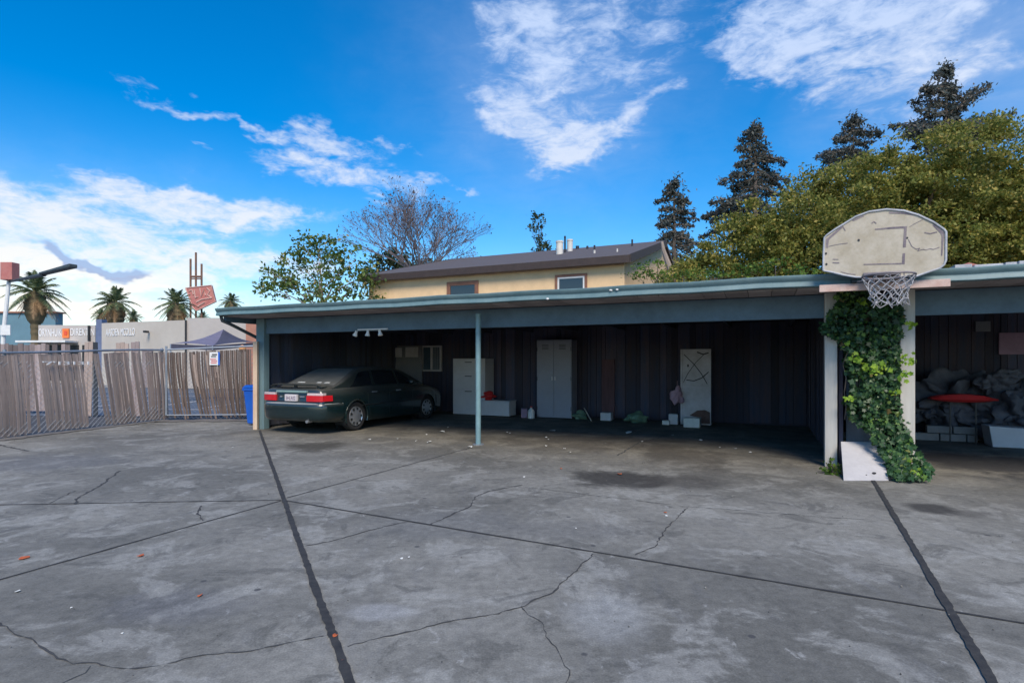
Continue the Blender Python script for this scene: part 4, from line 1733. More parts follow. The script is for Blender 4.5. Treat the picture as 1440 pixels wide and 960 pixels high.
def slats(mb, A, B, za, zb, groups, w=.062, seed=1, lean=.0, bow=.1, ragged=.05, zlow=.01):
    """groups: (u_start, u_end, px shift at the foot)"""
    rr = random.Random(seed)
    L = (B - A).length
    d = (B - A) / L
    nn = Vector((d.y, -d.x))
    for (u0, u1, sh) in groups:
        t0, q0 = on_line(u0, A, B)
        t1, q1 = on_line(u1, A, B)
        _, q2 = on_line(u0 + sh, A, B)
        shift = (q2 - q0).length * (1 if sh > 0 else -1)
        x, x1 = t0 * L, t1 * L
        gs, gb = rr.uniform(.9, 1.1), rr.uniform(.6, 1.2)
        zc = zlow + rr.uniform(0, .03)
        while x < x1:
            ww = w * rr.uniform(.9, 1.05)
            f = x / L
            ztop = za + (zb - za) * f - .03 + rr.uniform(-.03, .0)
            zbm = zc + rr.uniform(0, ragged) * rr.random()
            n = 7
            sft = shift * gs * rr.uniform(.96, 1.04)
            bw = bow * gb * rr.uniform(.9, 1.1)
            off = nn * rr.uniform(-.004, .012)
            prev = None
            for i in range(n + 1):
                g = i / n
                z = ztop + (zbm - ztop) * g
                xs = x + sft * g ** 1.5
                yo = nn * (.05 * math.sin(math.pi * g) * bw / .1) + off
                a = A + d * xs + yo
                b = A + d * (xs + ww - .006) + yo
                cur = (Vector((a.x, a.y, z)), Vector((b.x, b.y, z)))
                if prev:
                    base = len(mb.v)
                    t = nn.to_3d() * .006
                    if i == 1:
                        mb.v += [tuple(prev[0]), tuple(prev[1]), tuple(prev[1] - t), tuple(prev[0] - t)]
                        base += 4
                    mb.v += [tuple(cur[0]), tuple(cur[1]), tuple(cur[1] - t), tuple(cur[0] - t)]
                    p_ = base - 4
                    for a_, b_ in ((0, 1), (1, 2), (2, 3), (3, 0)):
                        mb.f.append((p_ + a_, p_ + b_, base + b_, base + a_))
                prev = cur
            x += ww + rr.uniform(0, .004)


m = MB()
slats(m, FA, FB, ZA, ZB, [(-700, -60, 6), (-50, 31, 10), (42, 46, 12), (53, 111, 14), (131, 137, 18), (145, 177, 14), (184, 196, 14), (204, 230, 6)], seed=3)
slats(m, FA, FB, ZA, ZB, [(0, 3, 10)], seed=13)
m.build('privacy_slats', MT['slat'], fence)
tx = on_line(54, FA, FB)[1] + nrm * .09
text_obj('chalk_marks', "'7'13131", Vector((tx.x, tx.y, 1.40)), .10, MT['letter'], math.atan2(nF.y, nF.x), fence, width=.95)
o_ = bpy.data.objects['chalk_marks']

gate = thing('chain_link_gate', (FB.x, FB.y, 0), 'chain-link gate threaded with dark broken slats beside the blue bin', 'gate')
m = MB()
FB2 = FB + Vector((.06, .02))
wire_mesh(m, FB2, FC, 1.76, 1.86)
m.build('wire_mesh', MT['galv'], gate)
m = MB()
m.tube([(FB2.x, FB2.y, 1.77), (FC.x, FC.y, 1.87)], .024, 8)
m.tube([(FB2.x, FB2.y, .12), (FB2.x, FB2.y, 1.86)], .028, 8)
m.tube([(FC.x, FC.y, .12), (FC.x, FC.y, 1.87)], .022, 8)
m.tube([(FB2.x, FB2.y, .12), (FC.x, FC.y, .12)], .018, 8)
smoothed(m.build('gate_frame', MT['galv'], gate))
m = MB()
slats(m, FB2, FC, 1.74, 1.84, [(235, 248, 10), (249, 254, 12), (256, 261, 8), (266, 274, 12), (276, 281, 14), (283, 291, 10), (292, 297, 10), (298, 302, 11), (306, 322, 9), (323, 331, 7), (332, 341, 5), (342, 351, 4)], seed=5, w=.05, ragged=.45, bow=.05)
m.build('dark_slats', MT['slat_dk'], gate)
m = MB()
slats(m, FB2, FC, 1.70, 1.80, [(271, 275, 10), (289, 292, 12), (298, 303, 11), (330, 333, 5)], seed=8, w=.055, ragged=.6, bow=.05, zlow=.5)
m.build('tan_slats', MT['slat'], gate)
# notice on gate
_, q = on_line(296, FB2, FC)
_, q2 = on_line(308, FB2, FC)
gd = (FC - FB2).normalized()
gn = Vector((gd.y, -gd.x)).to_3d() * .06
z1, z0 = EYE + (510 - 495) / F * q.y, EYE + (510 - 513) / F * q.y
sn = thing('gate_notice', (q.x, q.y, z0), 'small white and red notice with a blue edge tied to the gate', 'notice')
m = MB()
A_, B_ = Vector((q.x, q.y, 0)) + gn, Vector((q2.x, q2.y, 0)) + gn
th_ = Vector((0, .01, 0))
m.hexa([A_ + Vector((0, 0, z0)), B_ + Vector((0, 0, z0)), B_ + th_ + Vector((0, 0, z0)), A_ + th_ + Vector((0, 0, z0)), A_ + Vector((0, 0, z1)), B_ + Vector((0, 0, z1)), B_ + th_ + Vector((0, 0, z1)), A_ + th_ + Vector((0, 0, z1))])
m.build('plate', MT['white'], sn)
m = MB()
e = B_ - A_
for a, b, mt_ in ((1.0, 1.18, 'b'),):
    p, r_ = A_ + e * 1.0, A_ + e * 1.2
    m.hexa([p + Vector((0, 0, z0)), r_ + Vector((0, 0, z0)), r_ + th_ + Vector((0, 0, z0)), p + th_ + Vector((0, 0, z0)), p + Vector((0, 0, z1)), r_ + Vector((0, 0, z1)), r_ + th_ + Vector((0, 0, z1)), p + th_ + Vector((0, 0, z1))])
m.build('edge', MT['bin'], sn)
m = MB()
hh = z1 - z0
ft = Vector((0, -.006, 0))
for f0, f1, a0, a1 in ((.14, .2, .15, .85), (.28, .34, .2, .9), (.42, .48, .1, .8), ):
    p, r_ = A_ + e * a0 + ft, A_ + e * a1 + ft
    m.quad(p + Vector((0, 0, z0 + hh * f0)), r_ + Vector((0, 0, z0 + hh * f0)), r_ + Vector((0, 0, z0 + hh * f1)), p + Vector((0, 0, z0 + hh * f1)))
m.build('red_lines', MT['red'], sn)
m = MB()
for f0, f1, a0, a1 in ((.62, .70, .2, .8), (.76, .86, .3, .9)):
    p, r_ = A_ + e * a0 + ft, A_ + e * a1 + ft
    m.quad(p + Vector((0, 0, z0 + hh * f0)), r_ + Vector((0, 0, z0 + hh * f0)), r_ + Vector((0, 0, z0 + hh * f1)), p + Vector((0, 0, z0 + hh * f1)))
m.build('black_lines', MT['ink'], sn)

# timber post by the carport corner
m = MB()
q = G(358.5, 604)
m.box(q.x - .045, q.x + .045, q.y + .0, q.y + .09, 0, 1.9)
tag(m.build('timber_post', MT['wood_o'], bevel=.005), 'raw pale timber post between the blue bin and the carport corner', 'post')

# wooden fence behind
wf = thing('board_fence', (-14, 16.2, 0), 'grey-brown board fence of uneven planks behind the chain-link fence', 'fence')
m = MB()
rr = random.Random(17)
Yw = 16.2
for (ua, ub, vt, dens) in ((-260, 52, 483, 1.0), (52, 66, 483, 1), (73, 80, 484, 1), (86, 95, 483, 1)):
    x, x1 = P(ua, 0, Yw).x, P(ub, 0, Yw).x
    while x < x1:
        w = rr.uniform(.10, .17)
        if rr.random() < .9:
            zt_ = P(0, vt, Yw).z + rr.uniform(-.04, .01)
            m.box(x, x + w - .012, Yw + rr.uniform(0, .02), Yw + .03, .05, zt_)
        x += w
m.build('boards', MT['board'], wf)
m = MB()
m.box(P(-260, 0, Yw).x, P(95, 0, Yw).x, Yw + .04, Yw + .10, .4, .5)
m.box(P(-260, 0, Yw).x, P(95, 0, Yw).x, Yw + .04, Yw + .10, 1.5, 1.6)
m.build('rail', MT['board'], wf)
# leaning sheets of boards
for i, (ua, ub, vt, sh, mt_, lb) in enumerate(((119, 131, 481, .25, 'slat', 'leaning pale board panel behind the fence below the orange logo'), (131, 137, 481, .3, 'dark', 'dark leaning plank beside the pale board panel'), (163, 181, 482, .3, 'slat', 'leaning tan board stack under the white lettering'), (184, 196, 481, .3, 'board', 'brown leaning board stack, rightmost behind the fence'))):
    Yl = 15.6
    a, b = P(ua, vt, Yl), P(ub, vt, Yl)
    m = MB()
    nb = max(1, int((b.x - a.x) / .09))
    for j in range(nb):
        f0, f1 = j / nb, (j + .93) / nb
        xa, xb = a.x + (b.x - a.x) * f0, a.x + (b.x - a.x) * f1
        zt_ = a.z + .02 * math.sin(j * 2.1)
        m.hexa([Vector((xa + sh, Yl - .4, .0)), Vector((xb + sh, Yl - .4, .0)), Vector((xb + sh, Yl - .375, .0)), Vector((xa + sh, Yl - .375, .0)),
                Vector((xa, Yl, zt_)), Vector((xb, Yl, zt_)), Vector((xb, Yl + .025, zt_)), Vector((xa, Yl + .025, zt_))])
    tag(m.build('leaning_boards', MT[mt_]), lb, 'boards')

# pop-up canopy
Yc = 21
cp = thing('popup_canopy', (P(300, 510, Yc).x, Yc, 0), 'lilac and dark pop-up canopy behind the gate', 'canopy tent')
ap = P(314, 463, Yc + 1)
c0, c1, c2, c3 = P(240, 483.5, Yc - .6), P(299, 486, Yc - .9), P(364, 481, Yc + 1.4), P(290, 480, Yc + 3)


def panel(mb, a, b, c, n=8, sag=.12):
    # curved triangle a (apex), b-c the eave
    rows = []
    for i in range(n + 1):
        f = i / n
        l, r_ = a.lerp(b, f), a.lerp(c, f)
        row = []
        for j in range(n + 1):
            g = j / n
            p = l.lerp(r_, g)
            p.z -= sag * math.sin(math.pi * f) * (1 - .3 * math.sin(math.pi * g)) - .05 * math.sin(math.pi * g) * f
            row.append(p)
        rows.append(row)
    for i in range(n):
        for j in range(n):
            if i == 0:
                mb.quad(rows[0][0], rows[1][j], rows[1][j + 1])
            else:
                mb.quad(rows[i][j], rows[i + 1][j], rows[i + 1][j + 1], rows[i][j + 1])


m = MB()
panel(m, ap, c0, c1)
panel(m, ap, c3, c0)
m.build('lilac_cover', MT['tent'], cp, smooth=True)
m = MB()
panel(m, ap, c1, c2)
panel(m, ap, c2, c3)
m.build('dark_cover', MT['tent_dk'], cp, smooth=True)
m = MB()
for a, b in ((c0, c1), (c1, c2)):
    dz = Vector((0, 0, -.16))
    m.quad(a, b, b + dz, a + dz)
m.build('valance', MT['tent_dk'], cp)
for c in (c0, c1, c2, c3):
    m = MB()
    m.tube([(c.x, c.y, 0), c], .025, 6)
    m.build('leg', MT['galv'], cp)
# orange round lamp / ball seen above the gate
m = MB()
p = P(341, 490, 15.4)
m.blob((p.x, p.y, p.z), (.10, .1, .10), 3, 2, .1)
tag(smoothed(m.build('orange_float', mat('orange_ball', (.62, .30, .12), .6, .1, 4)), 80), 'round orange-tan ball stuck at the top of the gate near the timber post', 'ball')
m = MB()
m.tube([(p.x, p.y, 0), (p.x, p.y, p.z - .1)], .02, 6)
m.build('stake', MT['wood_o'], bpy.data.objects['orange_float'])

# blue bin
bq = G(354.5, 599)
bn = thing('recycling_bin', (bq.x, bq.y + .3, 0), 'bright blue plastic wheelie bin beside the carport corner', 'bin')
Mb = Matrix.Translation((bq.x + .06, bq.y + .35, 0)) @ Matrix.Rotation(R(-20), 4, 'Z')


def frus(mb, z0, z1, w0, d0, w1, d1, Mx):
    mb.hexa([Mx @ Vector(p) for p in ((-w0, -d0, z0), (w0, -d0, z0), (w0, d0, z0), (-w0, d0, z0), (-w1, -d1, z1), (w1, -d1, z1), (w1, d1, z1), (-w1, d1, z1))])


m = MB()
frus(m, .04, .84, .19, .24, .25, .30, Mb)
m.build('body', MT['bin'], bn, bevel=.02)
m = MB()
frus(m, .80, .86, .268, .318, .268, .318, Mb)
m.build('rim', MT['bin'], bn, bevel=.01)
m = MB()
frus(m, .865, .93, .275, .325, .22, .27, Mb)
m.build('lid', MT['bin'], bn, bevel=.015)
for s in (-1, 1):
    m = MB()
    m.lathe([(.001, -.03), (.10, -.03), (.10, .03), (.001, .03)], Mb @ Vector((s * .2, .26, .10)), 16, Matrix.Rotation(R(90), 4, 'Y'))
    m.build('wheel', MT['dark'], bn)

# ------------------------------------------------------------------ CAR
def build_car():
    CW = Vector((-4.08, 12.30, 0))
    fw = Vector((.42, .9075, 0)).normalized()
    lf = Vector((-fw.y, fw.x, 0))
    car = thing('parked_car', tuple(CW + fw * 1.35), 'dark green four-door sedan with dusty rear window parked nose-in under the carport', 'car')

    def T(x, y, z):
        return CW + fw * x + lf * y + Vector((0, 0, z))
    paint, pt, pb = new_mat('car_paint')
    tc = N(pt, 'ShaderNodeNewGeometry')
    sepn = N(pt, 'ShaderNodeSeparateXYZ')
    pt.links.new(tc.outputs['Normal'], sepn.inputs[0])
    tco = N(pt, 'ShaderNodeTexCoord')
    nz = N(pt, 'ShaderNodeTexNoise')
    nz.inputs['Scale'].default_value = 3
    nz.inputs['Detail'].default_value = 8
    pt.links.new(tco.outputs['Object'], nz.inputs['Vector'])
    up = M_(pt, 'MULTIPLY', M_(pt, 'POWER', M_(pt, 'MAXIMUM', sepn.outputs[2], 0), 1.3), M_(pt, 'ADD', M_(pt, 'MULTIPLY', nz.outputs[0], .6), .3), clamp=True)
    mx = N(pt, 'ShaderNodeMix', data_type='RGBA')
    pt.links.new(up, mx.inputs['Factor'])
    mx.inputs['A'].default_value = (.006, .018, .020, 1)
    mx.inputs['B'].default_value = (.13, .12, .105, 1)
    pt.links.new(mx.outputs['Result'], pb.inputs['Base Color'])
    pt.links.new(M_(pt, 'ADD', M_(pt, 'MULTIPLY', up, .5), .22), pb.inputs['Roughness'])
    pb.inputs['Coat Weight'].default_value = .6
    pb.inputs['Coat Roughness'].default_value = .12
    glass = glass_mat('car_glass', (.012, .016, .02), .1)
    rearg = mat('dusty_glass', (.10, .105, .095), .35, .25, 5, c2=(.17, .165, .15))
    chrome = mat('hubcap', (.45, .47, .50), .3, .1, 4, metal=.7)
    tyre = mat('tyre', (.015, .015, .016), .85, .2, 8)
    lamp = mat('tail_red', (.55, .012, .02), .2, .12, 8, coat=.8)
    lampc = mat('tail_clear', (.62, .48, .46), .2, .1, 8, coat=.8)
    blk = mat('car_trim', (.015, .018, .02), .6, .2, 8)

    import bisect

    def interp(tab, x):
        xs = [r[0] for r in tab]
        if x <= xs[0]:
            return tab[0][1]
        if x >= xs[-1]:
            return tab[-1][1]
        i = bisect.bisect_right(xs, x) - 1
        p0, p1, p2, p3 = tab[max(i - 1, 0)][1], tab[i][1], tab[i + 1][1], tab[min(i + 2, len(tab) - 1)][1]
        t = (x - xs[i]) / (xs[i + 1] - xs[i])
        # monotone-ish hermite
        m1 = (p2 - p0) / 2 if i > 0 else p2 - p1
        m2 = (p3 - p1) / 2 if i + 2 < len(tab) else p2 - p1
        if (p2 - p1) * (p1 - p0) <= 0:
            m1 = 0
        if (p3 - p2) * (p2 - p1) <= 0:
            m2 = 0
        return (2 * t ** 3 - 3 * t * t + 1) * p1 + (t ** 3 - 2 * t * t + t) * m1 + (-2 * t ** 3 + 3 * t * t) * p2 + (t ** 3 - t * t) * m2
    XR, XF = -1.0, 3.72
    # deck height (top centreline), belt height, half width, bottom
    top = [(XR, .60), (XR + .03, .86), (XR + .10, .925), (-.55, .945), (-.1, .955), (.5, .96), (1.0, .95), (2.0, .94), (2.45, .925), (3.0, .86), (3.45, .77), (3.65, .66), (XF, .52)]
    wid = [(XR, .68), (XR + .05, .775), (XR + .2, .825), (-.4, .865), (.4, .885), (1.4, .89), (2.4, .875), (3.0, .85), (3.4, .79), (3.6, .70), (XF, .60)]
    bot = [(XR, .34), (XR + .1, .25), (-.6, .22), (.4, .17), (2.3, .17), (3.3, .18), (XF, .24)]
    m = MB()
    NXs, NT = 150, 30
    xs = [XR + (XF - XR) * (i / NXs) for i in range(NXs + 1)]
    xs = sorted(set(xs + [XR + .012, XR + .02, XF - .012, XF - .02]))
    cols = []

    def sec(x):
        tz, hw, bz = interp(top, x), interp(wid, x), interp(bot, x)
        pr = []
        H_ = tz - bz
        # from bottom centre round to the top centre
        pr.append((0, bz))
        pr.append((hw * .8, bz))
        pr.append((hw * .93, bz + .015))
        pr.append((hw * .955, bz + .06))
        for t in (.15, .25, .35, .45, .55, .63, .70, .76, .82, .87, .91, .945):
            bulge = 1 - .045 * ((t - .45) / .5) ** 2 - (.09 * max(0, (t - .72) / .28) ** 2)
            pr.append((hw * bulge, bz + H_ * t))
        pr.append((hw * .845, bz + H_ * .972))
        pr.append((hw * .76, bz + H_ * .988))
        for f in (.6, .45, .3, .15, 0):
            pr.append((hw * f, tz + .0 - .02 * f * f))
        # rear: the bumper shelf
        out = []
        for (y, z) in pr:
            if abs(y) > hw * .93 and .28 < z < .62 and (x < -.45 or x > 3.15):
                y += .012
            out.append((y, z))
        return out
    WR, XW1, XW2, WZ = .335, 0.0, 2.70, .31
    rows = []
    for x in xs:
        s_ = sec(x)
        full = [(y, z) for y, z in s_] + [(-y, z) for y, z in reversed(s_[:-1])]
        row = []
        for (y, z) in full:
            dx = 0
            # bumper stands proud, boot lid face inset
            if x < XR + .16:
                k_ = (XR + .16 - x) / .16
                if z < .60:
                    dx = 0
                else:
                    dx = .045 * k_ * min(1, (z - .60) / .04)
            row.append((x + dx, y, z))
        rows.append(row)
    base = 0
    n = len(rows[0])
    for row in rows:
        for p in row:
            m.v.append(tuple(T(*p)))
    for i in range(len(rows) - 1):
        for j in range(n):
            j2 = (j + 1) % n
            cx = (rows[i][j][0] + rows[i + 1][j][0]) / 2
            cz = (rows[i][j][2] + rows[i][j2][2]) / 2
            cy = (rows[i][j][1] + rows[i][j2][1]) / 2
            if abs(cy) > .55 and (math.hypot(cx - XW1, cz - WZ) < WR + .01 or math.hypot(cx - XW2, cz - WZ) < WR + .01):
                continue
            m.f.append((i * n + j, i * n + j2, (i + 1) * n + j2, (i + 1) * n + j))
    m.f.append(tuple(range(n)))
    m.f.append(tuple((len(rows) - 1) * n + j for j in reversed(range(n))))
    o = m.build('body', paint, car)
    smoothed(o, 38)
    # wheel wells + arches
    for xw in (XW1, XW2):
        for sg_ in (-1, 1):
            a = MB()
            yy = interp(wid, xw) - .012
            pts = [T(xw + (WR + .008) * math.cos(t), sg_ * yy * (1 - .0), max(.19, WZ + (WR + .008) * math.sin(t))) for t in [R(-20 + 220 * k / 24) for k in range(25)]]
            a.tube(pts, .017, 6)
            smoothed(a.build('wheel_arch', paint, car))
            a = MB()
            ang_ = [2 * math.pi * k / 24 for k in range(24)]
            outer = [T(xw + (WR + .004) * math.cos(t), sg_ * (yy - .03), WZ + (WR + .004) * math.sin(t)) for t in ang_]
            inner = [T(xw + (WR + .004) * math.cos(t), sg_ * (yy - .33), WZ + (WR + .004) * math.sin(t)) for t in ang_]
            for k in range(24):
                k2 = (k + 1) % 24
                if math.sin(ang_[k]) < -.45:
                    continue
                a.quad(outer[k], outer[k2], inner[k2], inner[k])
            a.quad(*inner)
            a.build('wheel_well', blk, car)
    # wheels
    for xw in (XW1, XW2):
        for sg_ in (-1, 1):
            cy = sg_ * .76
            Mx = Matrix(((fw.x, 0, 0), (fw.y, 0, 0), (0, 0, 1))).to_3x3()

            def lat(mb, prof, seg=36):
                b0 = len(mb.v)
                for r, h in prof:
                    for k in range(seg):
                        t = 2 * math.pi * k / seg
                        mb.v.append(tuple(T(xw + r * math.cos(t), cy + sg_ * h, WZ + r * math.sin(t))))
                for i in range(len(prof) - 1):
                    for k in range(seg):
                        k2 = (k + 1) % seg
                        mb.f.append((b0 + i * seg + k, b0 + i * seg + k2, b0 + (i + 1) * seg + k2, b0 + (i + 1) * seg + k))
            w = MB()
            lat(w, [(.20, .07), (.27, .092), (.298, .08), (.31, .05), (.31, -.06), (.29, -.09), (.2, -.1)])
            wo = smoothed(w.build('wheel', tyre, car))
            w = MB()
            lat(w, [(.205, .072), (.20, .088), (.185, .075), (.13, .085), (.06, .095), (.001, .098)])
            smoothed(w.build('hubcap', chrome, wo))
            w = MB()
            for k in range(9):
                t = 2 * math.pi * k / 9
                t2 = .16
                pts_ = []
                for r, dt in ((.182, -.14), (.182, .14), (.135, .12), (.135, -.12)):
                    pts_.append(T(xw + r * math.cos(t + dt), cy + sg_ * .097, WZ + r * math.sin(t + dt)))
                w.prism(pts_, lf * -sg_ * .012)
            w.build('hub_slots', blk, wo)
    # greenhouse
    gx = [(-.62, .93), (-.52, .965), (.02, 1.19), (.25, 1.285), (.42, 1.33), (.7, 1.36), (1.1, 1.365), (1.5, 1.345), (1.75, 1.30), (2.1, 1.17), (2.5, .99), (2.62, .93)]
    gw = [(-.62, .60), (-.5, .64), (0, .60), (.35, .58), (.8, .585), (1.5, .58), (1.8, .595), (2.3, .65), (2.62, .70)]

    def gsec(x, grow=0.0):
        tz, hw = interp(gx, x) + grow, interp(gw, x) + grow
        wb = interp(wid, x) * .885
        zb = .90
        hh = max(.0, tz - zb)
        f = min(1, hh / .46)
        pr = [(wb + (hw - wb) * 0 + grow, zb)]
        for t in (.2, .4, .6, .78, .9):
            pr.append((wb + (hw - wb) * f * t ** 1.05 + grow, zb + hh * t * .93))
        pr.append((wb + (hw - wb) * f - .03 + grow, zb + hh * .965))
        pr.append((wb + (hw - wb) * f - .09, zb + hh * .985))
        for g_ in (.7, .45, .2, 0):
            pr.append(((wb + (hw - wb) * f - .09) * g_, tz + .0 * g_))
        return pr
    m = MB()
    gxs = [-.62 + 3.24 * i / 60 for i in range(61)]
    rws = []
    for x in gxs:
        s_ = gsec(x)
        full = s_ + [(-y, z) for y, z in reversed(s_[:-1])]
        rws.append([(x, y, z) for y, z in full])
    n = len(rws[0])
    for r_ in rws:
        for p in r_:
            m.v.append(tuple(T(*p)))
    for i in range(len(rws) - 1):
        for j in range(n - 1):
            m.f.append((i * n + j, i * n + j + 1, (i + 1) * n + j + 1, (i + 1) * n + j))
    smoothed(m.build('roof', paint, car), 60)

    def gpt(x, t, grow=.006):
        """t 0..1 up the side, on the greenhouse side surface"""
        s_ = gsec(x, grow)
        q = t * 5
        i = min(4, int(q))
        f = q - i
        y = s_[i][0] + (s_[i + 1][0] - s_[i][0]) * f
        z = s_[i][1] + (s_[i + 1][1] - s_[i][1]) * f
        return y, z
    # side glass
    for sg_ in (-1, 1):
        for (xa0, xa1, xb0, xb1) in ((-.12, .62, .30, .66), (.72, 1.55, .74, 1.50), (1.63, 2.30, 1.58, 1.76)):
            w = MB()
            n1, n2 = 12, 6
            idx = {}
            for i in range(n1 + 1):
                for j in range(n2 + 1):
                    f, g_ = i / n1, j / n2
                    xl = xa0 + (xb0 - xa0) * g_
                    xr = xa1 + (xb1 - xa1) * g_
                    x = xl + (xr - xl) * f
                    tt = .12 + .80 * g_
                    y, z = gpt(x, tt)
                    idx[i, j] = len(w.v)
                    w.v.append(tuple(T(x, sg_ * y, z)))
            for i in range(n1):
                for j in range(n2):
                    w.f.append((idx[i, j], idx[i + 1, j], idx[i + 1, j + 1], idx[i, j + 1]))
            w.build('side_window', glass, car, smooth=True)
    # rear + front glass
    for nm, xa, xb, mt_ in (('rear_window', -.47, .30, rearg), ('windscreen', 2.46, 1.72, glass)):
        w = MB()
        n1, n2 = 10, 12
        idx = {}
        for i in range(n1 + 1):
            x = xa + (xb - xa) * i / n1
            tz = interp(gx, x)
            hw = gsec(x)[7][0] * (1.02 if nm == 'rear_window' else 1.0) - .01
            for j in range(n2 + 1):
                g_ = -1 + 2 * j / n2
                y = g_ * hw
                z = tz + .010 - .012 * abs(g_) ** 3
                idx[i, j] = len(w.v)
                w.v.append(tuple(T(x, y, z)))
        for i in range(n1):
            for j in range(n2):
                w.f.append((idx[i, j], idx[i + 1, j], idx[i + 1, j + 1], idx[i, j + 1]))
        w.build(nm, mt_, car, smooth=True)

    # rear face parts
    def rear_x(y):
        return XR + .045 + .06 * (abs(y) / .82) ** 5

    def rbox(nm, y0, y1, z0, z1, mt_, proud=.02, parent=car, nseg=10, dep=.10):
        w = MB()
        idx = {}
        for i in range(nseg + 1):
            y = y0 + (y1 - y0) * i / nseg
            x = rear_x(y) - proud
            for j, (xx, z) in enumerate(((x + dep, z0), (x, z0), (x, z1), (x + dep, z1))):
                idx[i, j] = len(w.v)
                w.v.append(tuple(T(xx, y, z)))
        for i in range(nseg):
            for j in range(4):
                w.f.append((idx[i, j], idx[i + 1, j], idx[i + 1, (j + 1) % 4], idx[i, (j + 1) % 4]))
        w.f.append(tuple(idx[0, j] for j in range(4)))
        w.f.append(tuple(idx[nseg, j] for j in reversed(range(4))))
        return w.build(nm, mt_, parent, bevel=.004)
    for sg_ in (-1, 1):
        tl = rbox('tail_light', sg_ * .42, sg_ * .80, .665, .785, lamp, .032)
        rbox('reversing_lens', sg_ * .44, sg_ * .80, .787, .835, lampc, .030, tl)
        # wrap round the corner
        w = MB()
        for (xa, xb, z0, z1) in ((XR + .07, XR + .30, .67, .785),):
            ya, yb = .800, .852
            w.hexa([T(xa, sg_ * ya, z0), T(xb, sg_ * yb, z0), T(xb, sg_ * (yb - .05), z0), T(xa, sg_ * (ya - .05), z0), T(xa, sg_ * (ya - .008), z1), T(xb, sg_ * (yb - .010), z1), T(xb, sg_ * (yb - .06), z1), T(xa, sg_ * (ya - .06), z1)])
        w.build('side_lens', lamp, tl, bevel=.004)
        w = MB()
        w.hexa([T(-.66, sg_ * .868, .50), T(-.50, sg_ * .882, .50), T(-.50, sg_ * .85, .50), T(-.66, sg_ * .84, .50), T(-.66, sg_ * .868, .525), T(-.50, sg_ * .882, .525), T(-.50, sg_ * .85, .525), T(-.66, sg_ * .84, .525)])
        w.build('side_marker', lamp, car)
        w = MB()
        w.blob(tuple(T(1.85, sg_ * .97, .985)), (.07, .07, .065), 2, 2, .05)
        smoothed(w.build('wing_mirror', paint, car), 80)
        for xh in (.50, 1.38):
            w = MB()
            hwv = interp(wid, xh)
            w.hexa([T(xh, sg_ * (hwv - .01), .79), T(xh + .17, sg_ * (hwv - .01), .79), T(xh + .17, sg_ * (hwv - .06), .79), T(xh, sg_ * (hwv - .06), .79), T(xh, sg_ * (hwv - .012), .815), T(xh + .17, sg_ * (hwv - .012), .815), T(xh + .17, sg_ * (hwv - .06), .815), T(xh, sg_ * (hwv - .06), .815)])
            w.build('door_handle', chrome if sg_ < 0 else blk, car, bevel=.004)
        # door shut lines and rub strip
        w = MB()
        for xd in (.36 + .0, 1.10, 2.02):
            prev = None
            for j in range(9):
                z = .26 + .6 * j / 8
                xj = xd + (.0 if xd > .5 else -.10 * max(0, (.55 - z)) * -3)
                s_ = sec(xj)
                yy = None
                for (ya, za), (yb, zb_) in zip(s_[3:-1], s_[4:]):
                    if za <= z <= zb_:
                        yy = ya + (yb - ya) * (z - za) / (zb_ - za + 1e-9)
                        break
                if yy is None:
                    continue
                cur = T(xj, sg_ * (yy + .001), z)
                if prev is not None:
                    w.tube([prev, cur], .004, 4)
                prev = cur
        w.build('door_gap', blk, car)
    w = MB()
    rub = []
    for i in range(30):
        x = -.3 + 3.1 * i / 29
        if math.hypot(x - XW1, .0) < .4 and False:
            continue
        s_ = sec(x)
        rub.append(T(x, -(interp(wid, x) + .004), .535))
    w.tube(rub[4:-4], .012, 5)
    w.build('rub_strip', blk, car)
    pl_ = rbox('number_plate', -.16, .16, .665, .80, mat('plate_white', (.62, .55, .54), .5, .08, 9), .036, car, 2)
    cu = bpy.data.curves.new('t', 'FONT')
    cu.body = '3HLR02'
    cu.size = .105
    cu.extrude = .001
    to = bpy.data.objects.new('t', cu)
    COL.objects.link(to)
    bpy.context.view_layer.update()
    me = bpy.data.meshes.new_from_object(to.evaluated_get(bpy.context.evaluated_depsgraph_get()))
    bpy.data.objects.remove(to)
    xs_ = [v.co.x for v in me.vertices]
    wdt = max(xs_) - min(xs_)
    vs = [T(rear_x(0) - .038 - v.co.z, .13 - v.co.x * .26 / wdt, .69 + v.co.y) for v in me.vertices]
    make_obj('plate_text', vs, [tuple(p.vertices) for p in me.polygons], mat('plate_ink', (.10, .06, .12), .6, .1, 9), pl_)
    rbox('boot_panel', -.40, .40, .64, .665 - .003, blk, .012)
    rbox('boot_strip', -.41, .41, .838, .880, mat('strip_pale', (.20, .30, .28), .35, .1, 5, coat=.5), .025)
    bd = rbox('badge', -.34, -.22, .745, .77, chrome, .012)
    bd2 = rbox('badge', .27, .32, .735, .765, chrome, .012)
    # bumper, with a paler ledge along its top
    bx_ = [(0, -1.075), (.3, -1.068), (.55, -1.045), (.70, -1.0), (.79, -.94), (.845, -.86), (.872, -.74), (.884, -.60), (.888, -.42)]
    path = []
    for i in range(len(bx_) - 1):
        for q in range(4):
            f = q / 4
            path.append((bx_[i][0] + (bx_[i + 1][0] - bx_[i][0]) * f, bx_[i][1] + (bx_[i + 1][1] - bx_[i][1]) * f))
    path.append(bx_[-1])
    path = [(-y, x) for y, x in reversed(path[1:])] + path
    for _ in range(2):
        path = [path[0]] + [((path[i - 1][0] + 2 * path[i][0] + path[i + 1][0]) / 4, (path[i - 1][1] + 2 * path[i][1] + path[i + 1][1]) / 4) for i in range(1, len(path) - 1)] + [path[-1]]

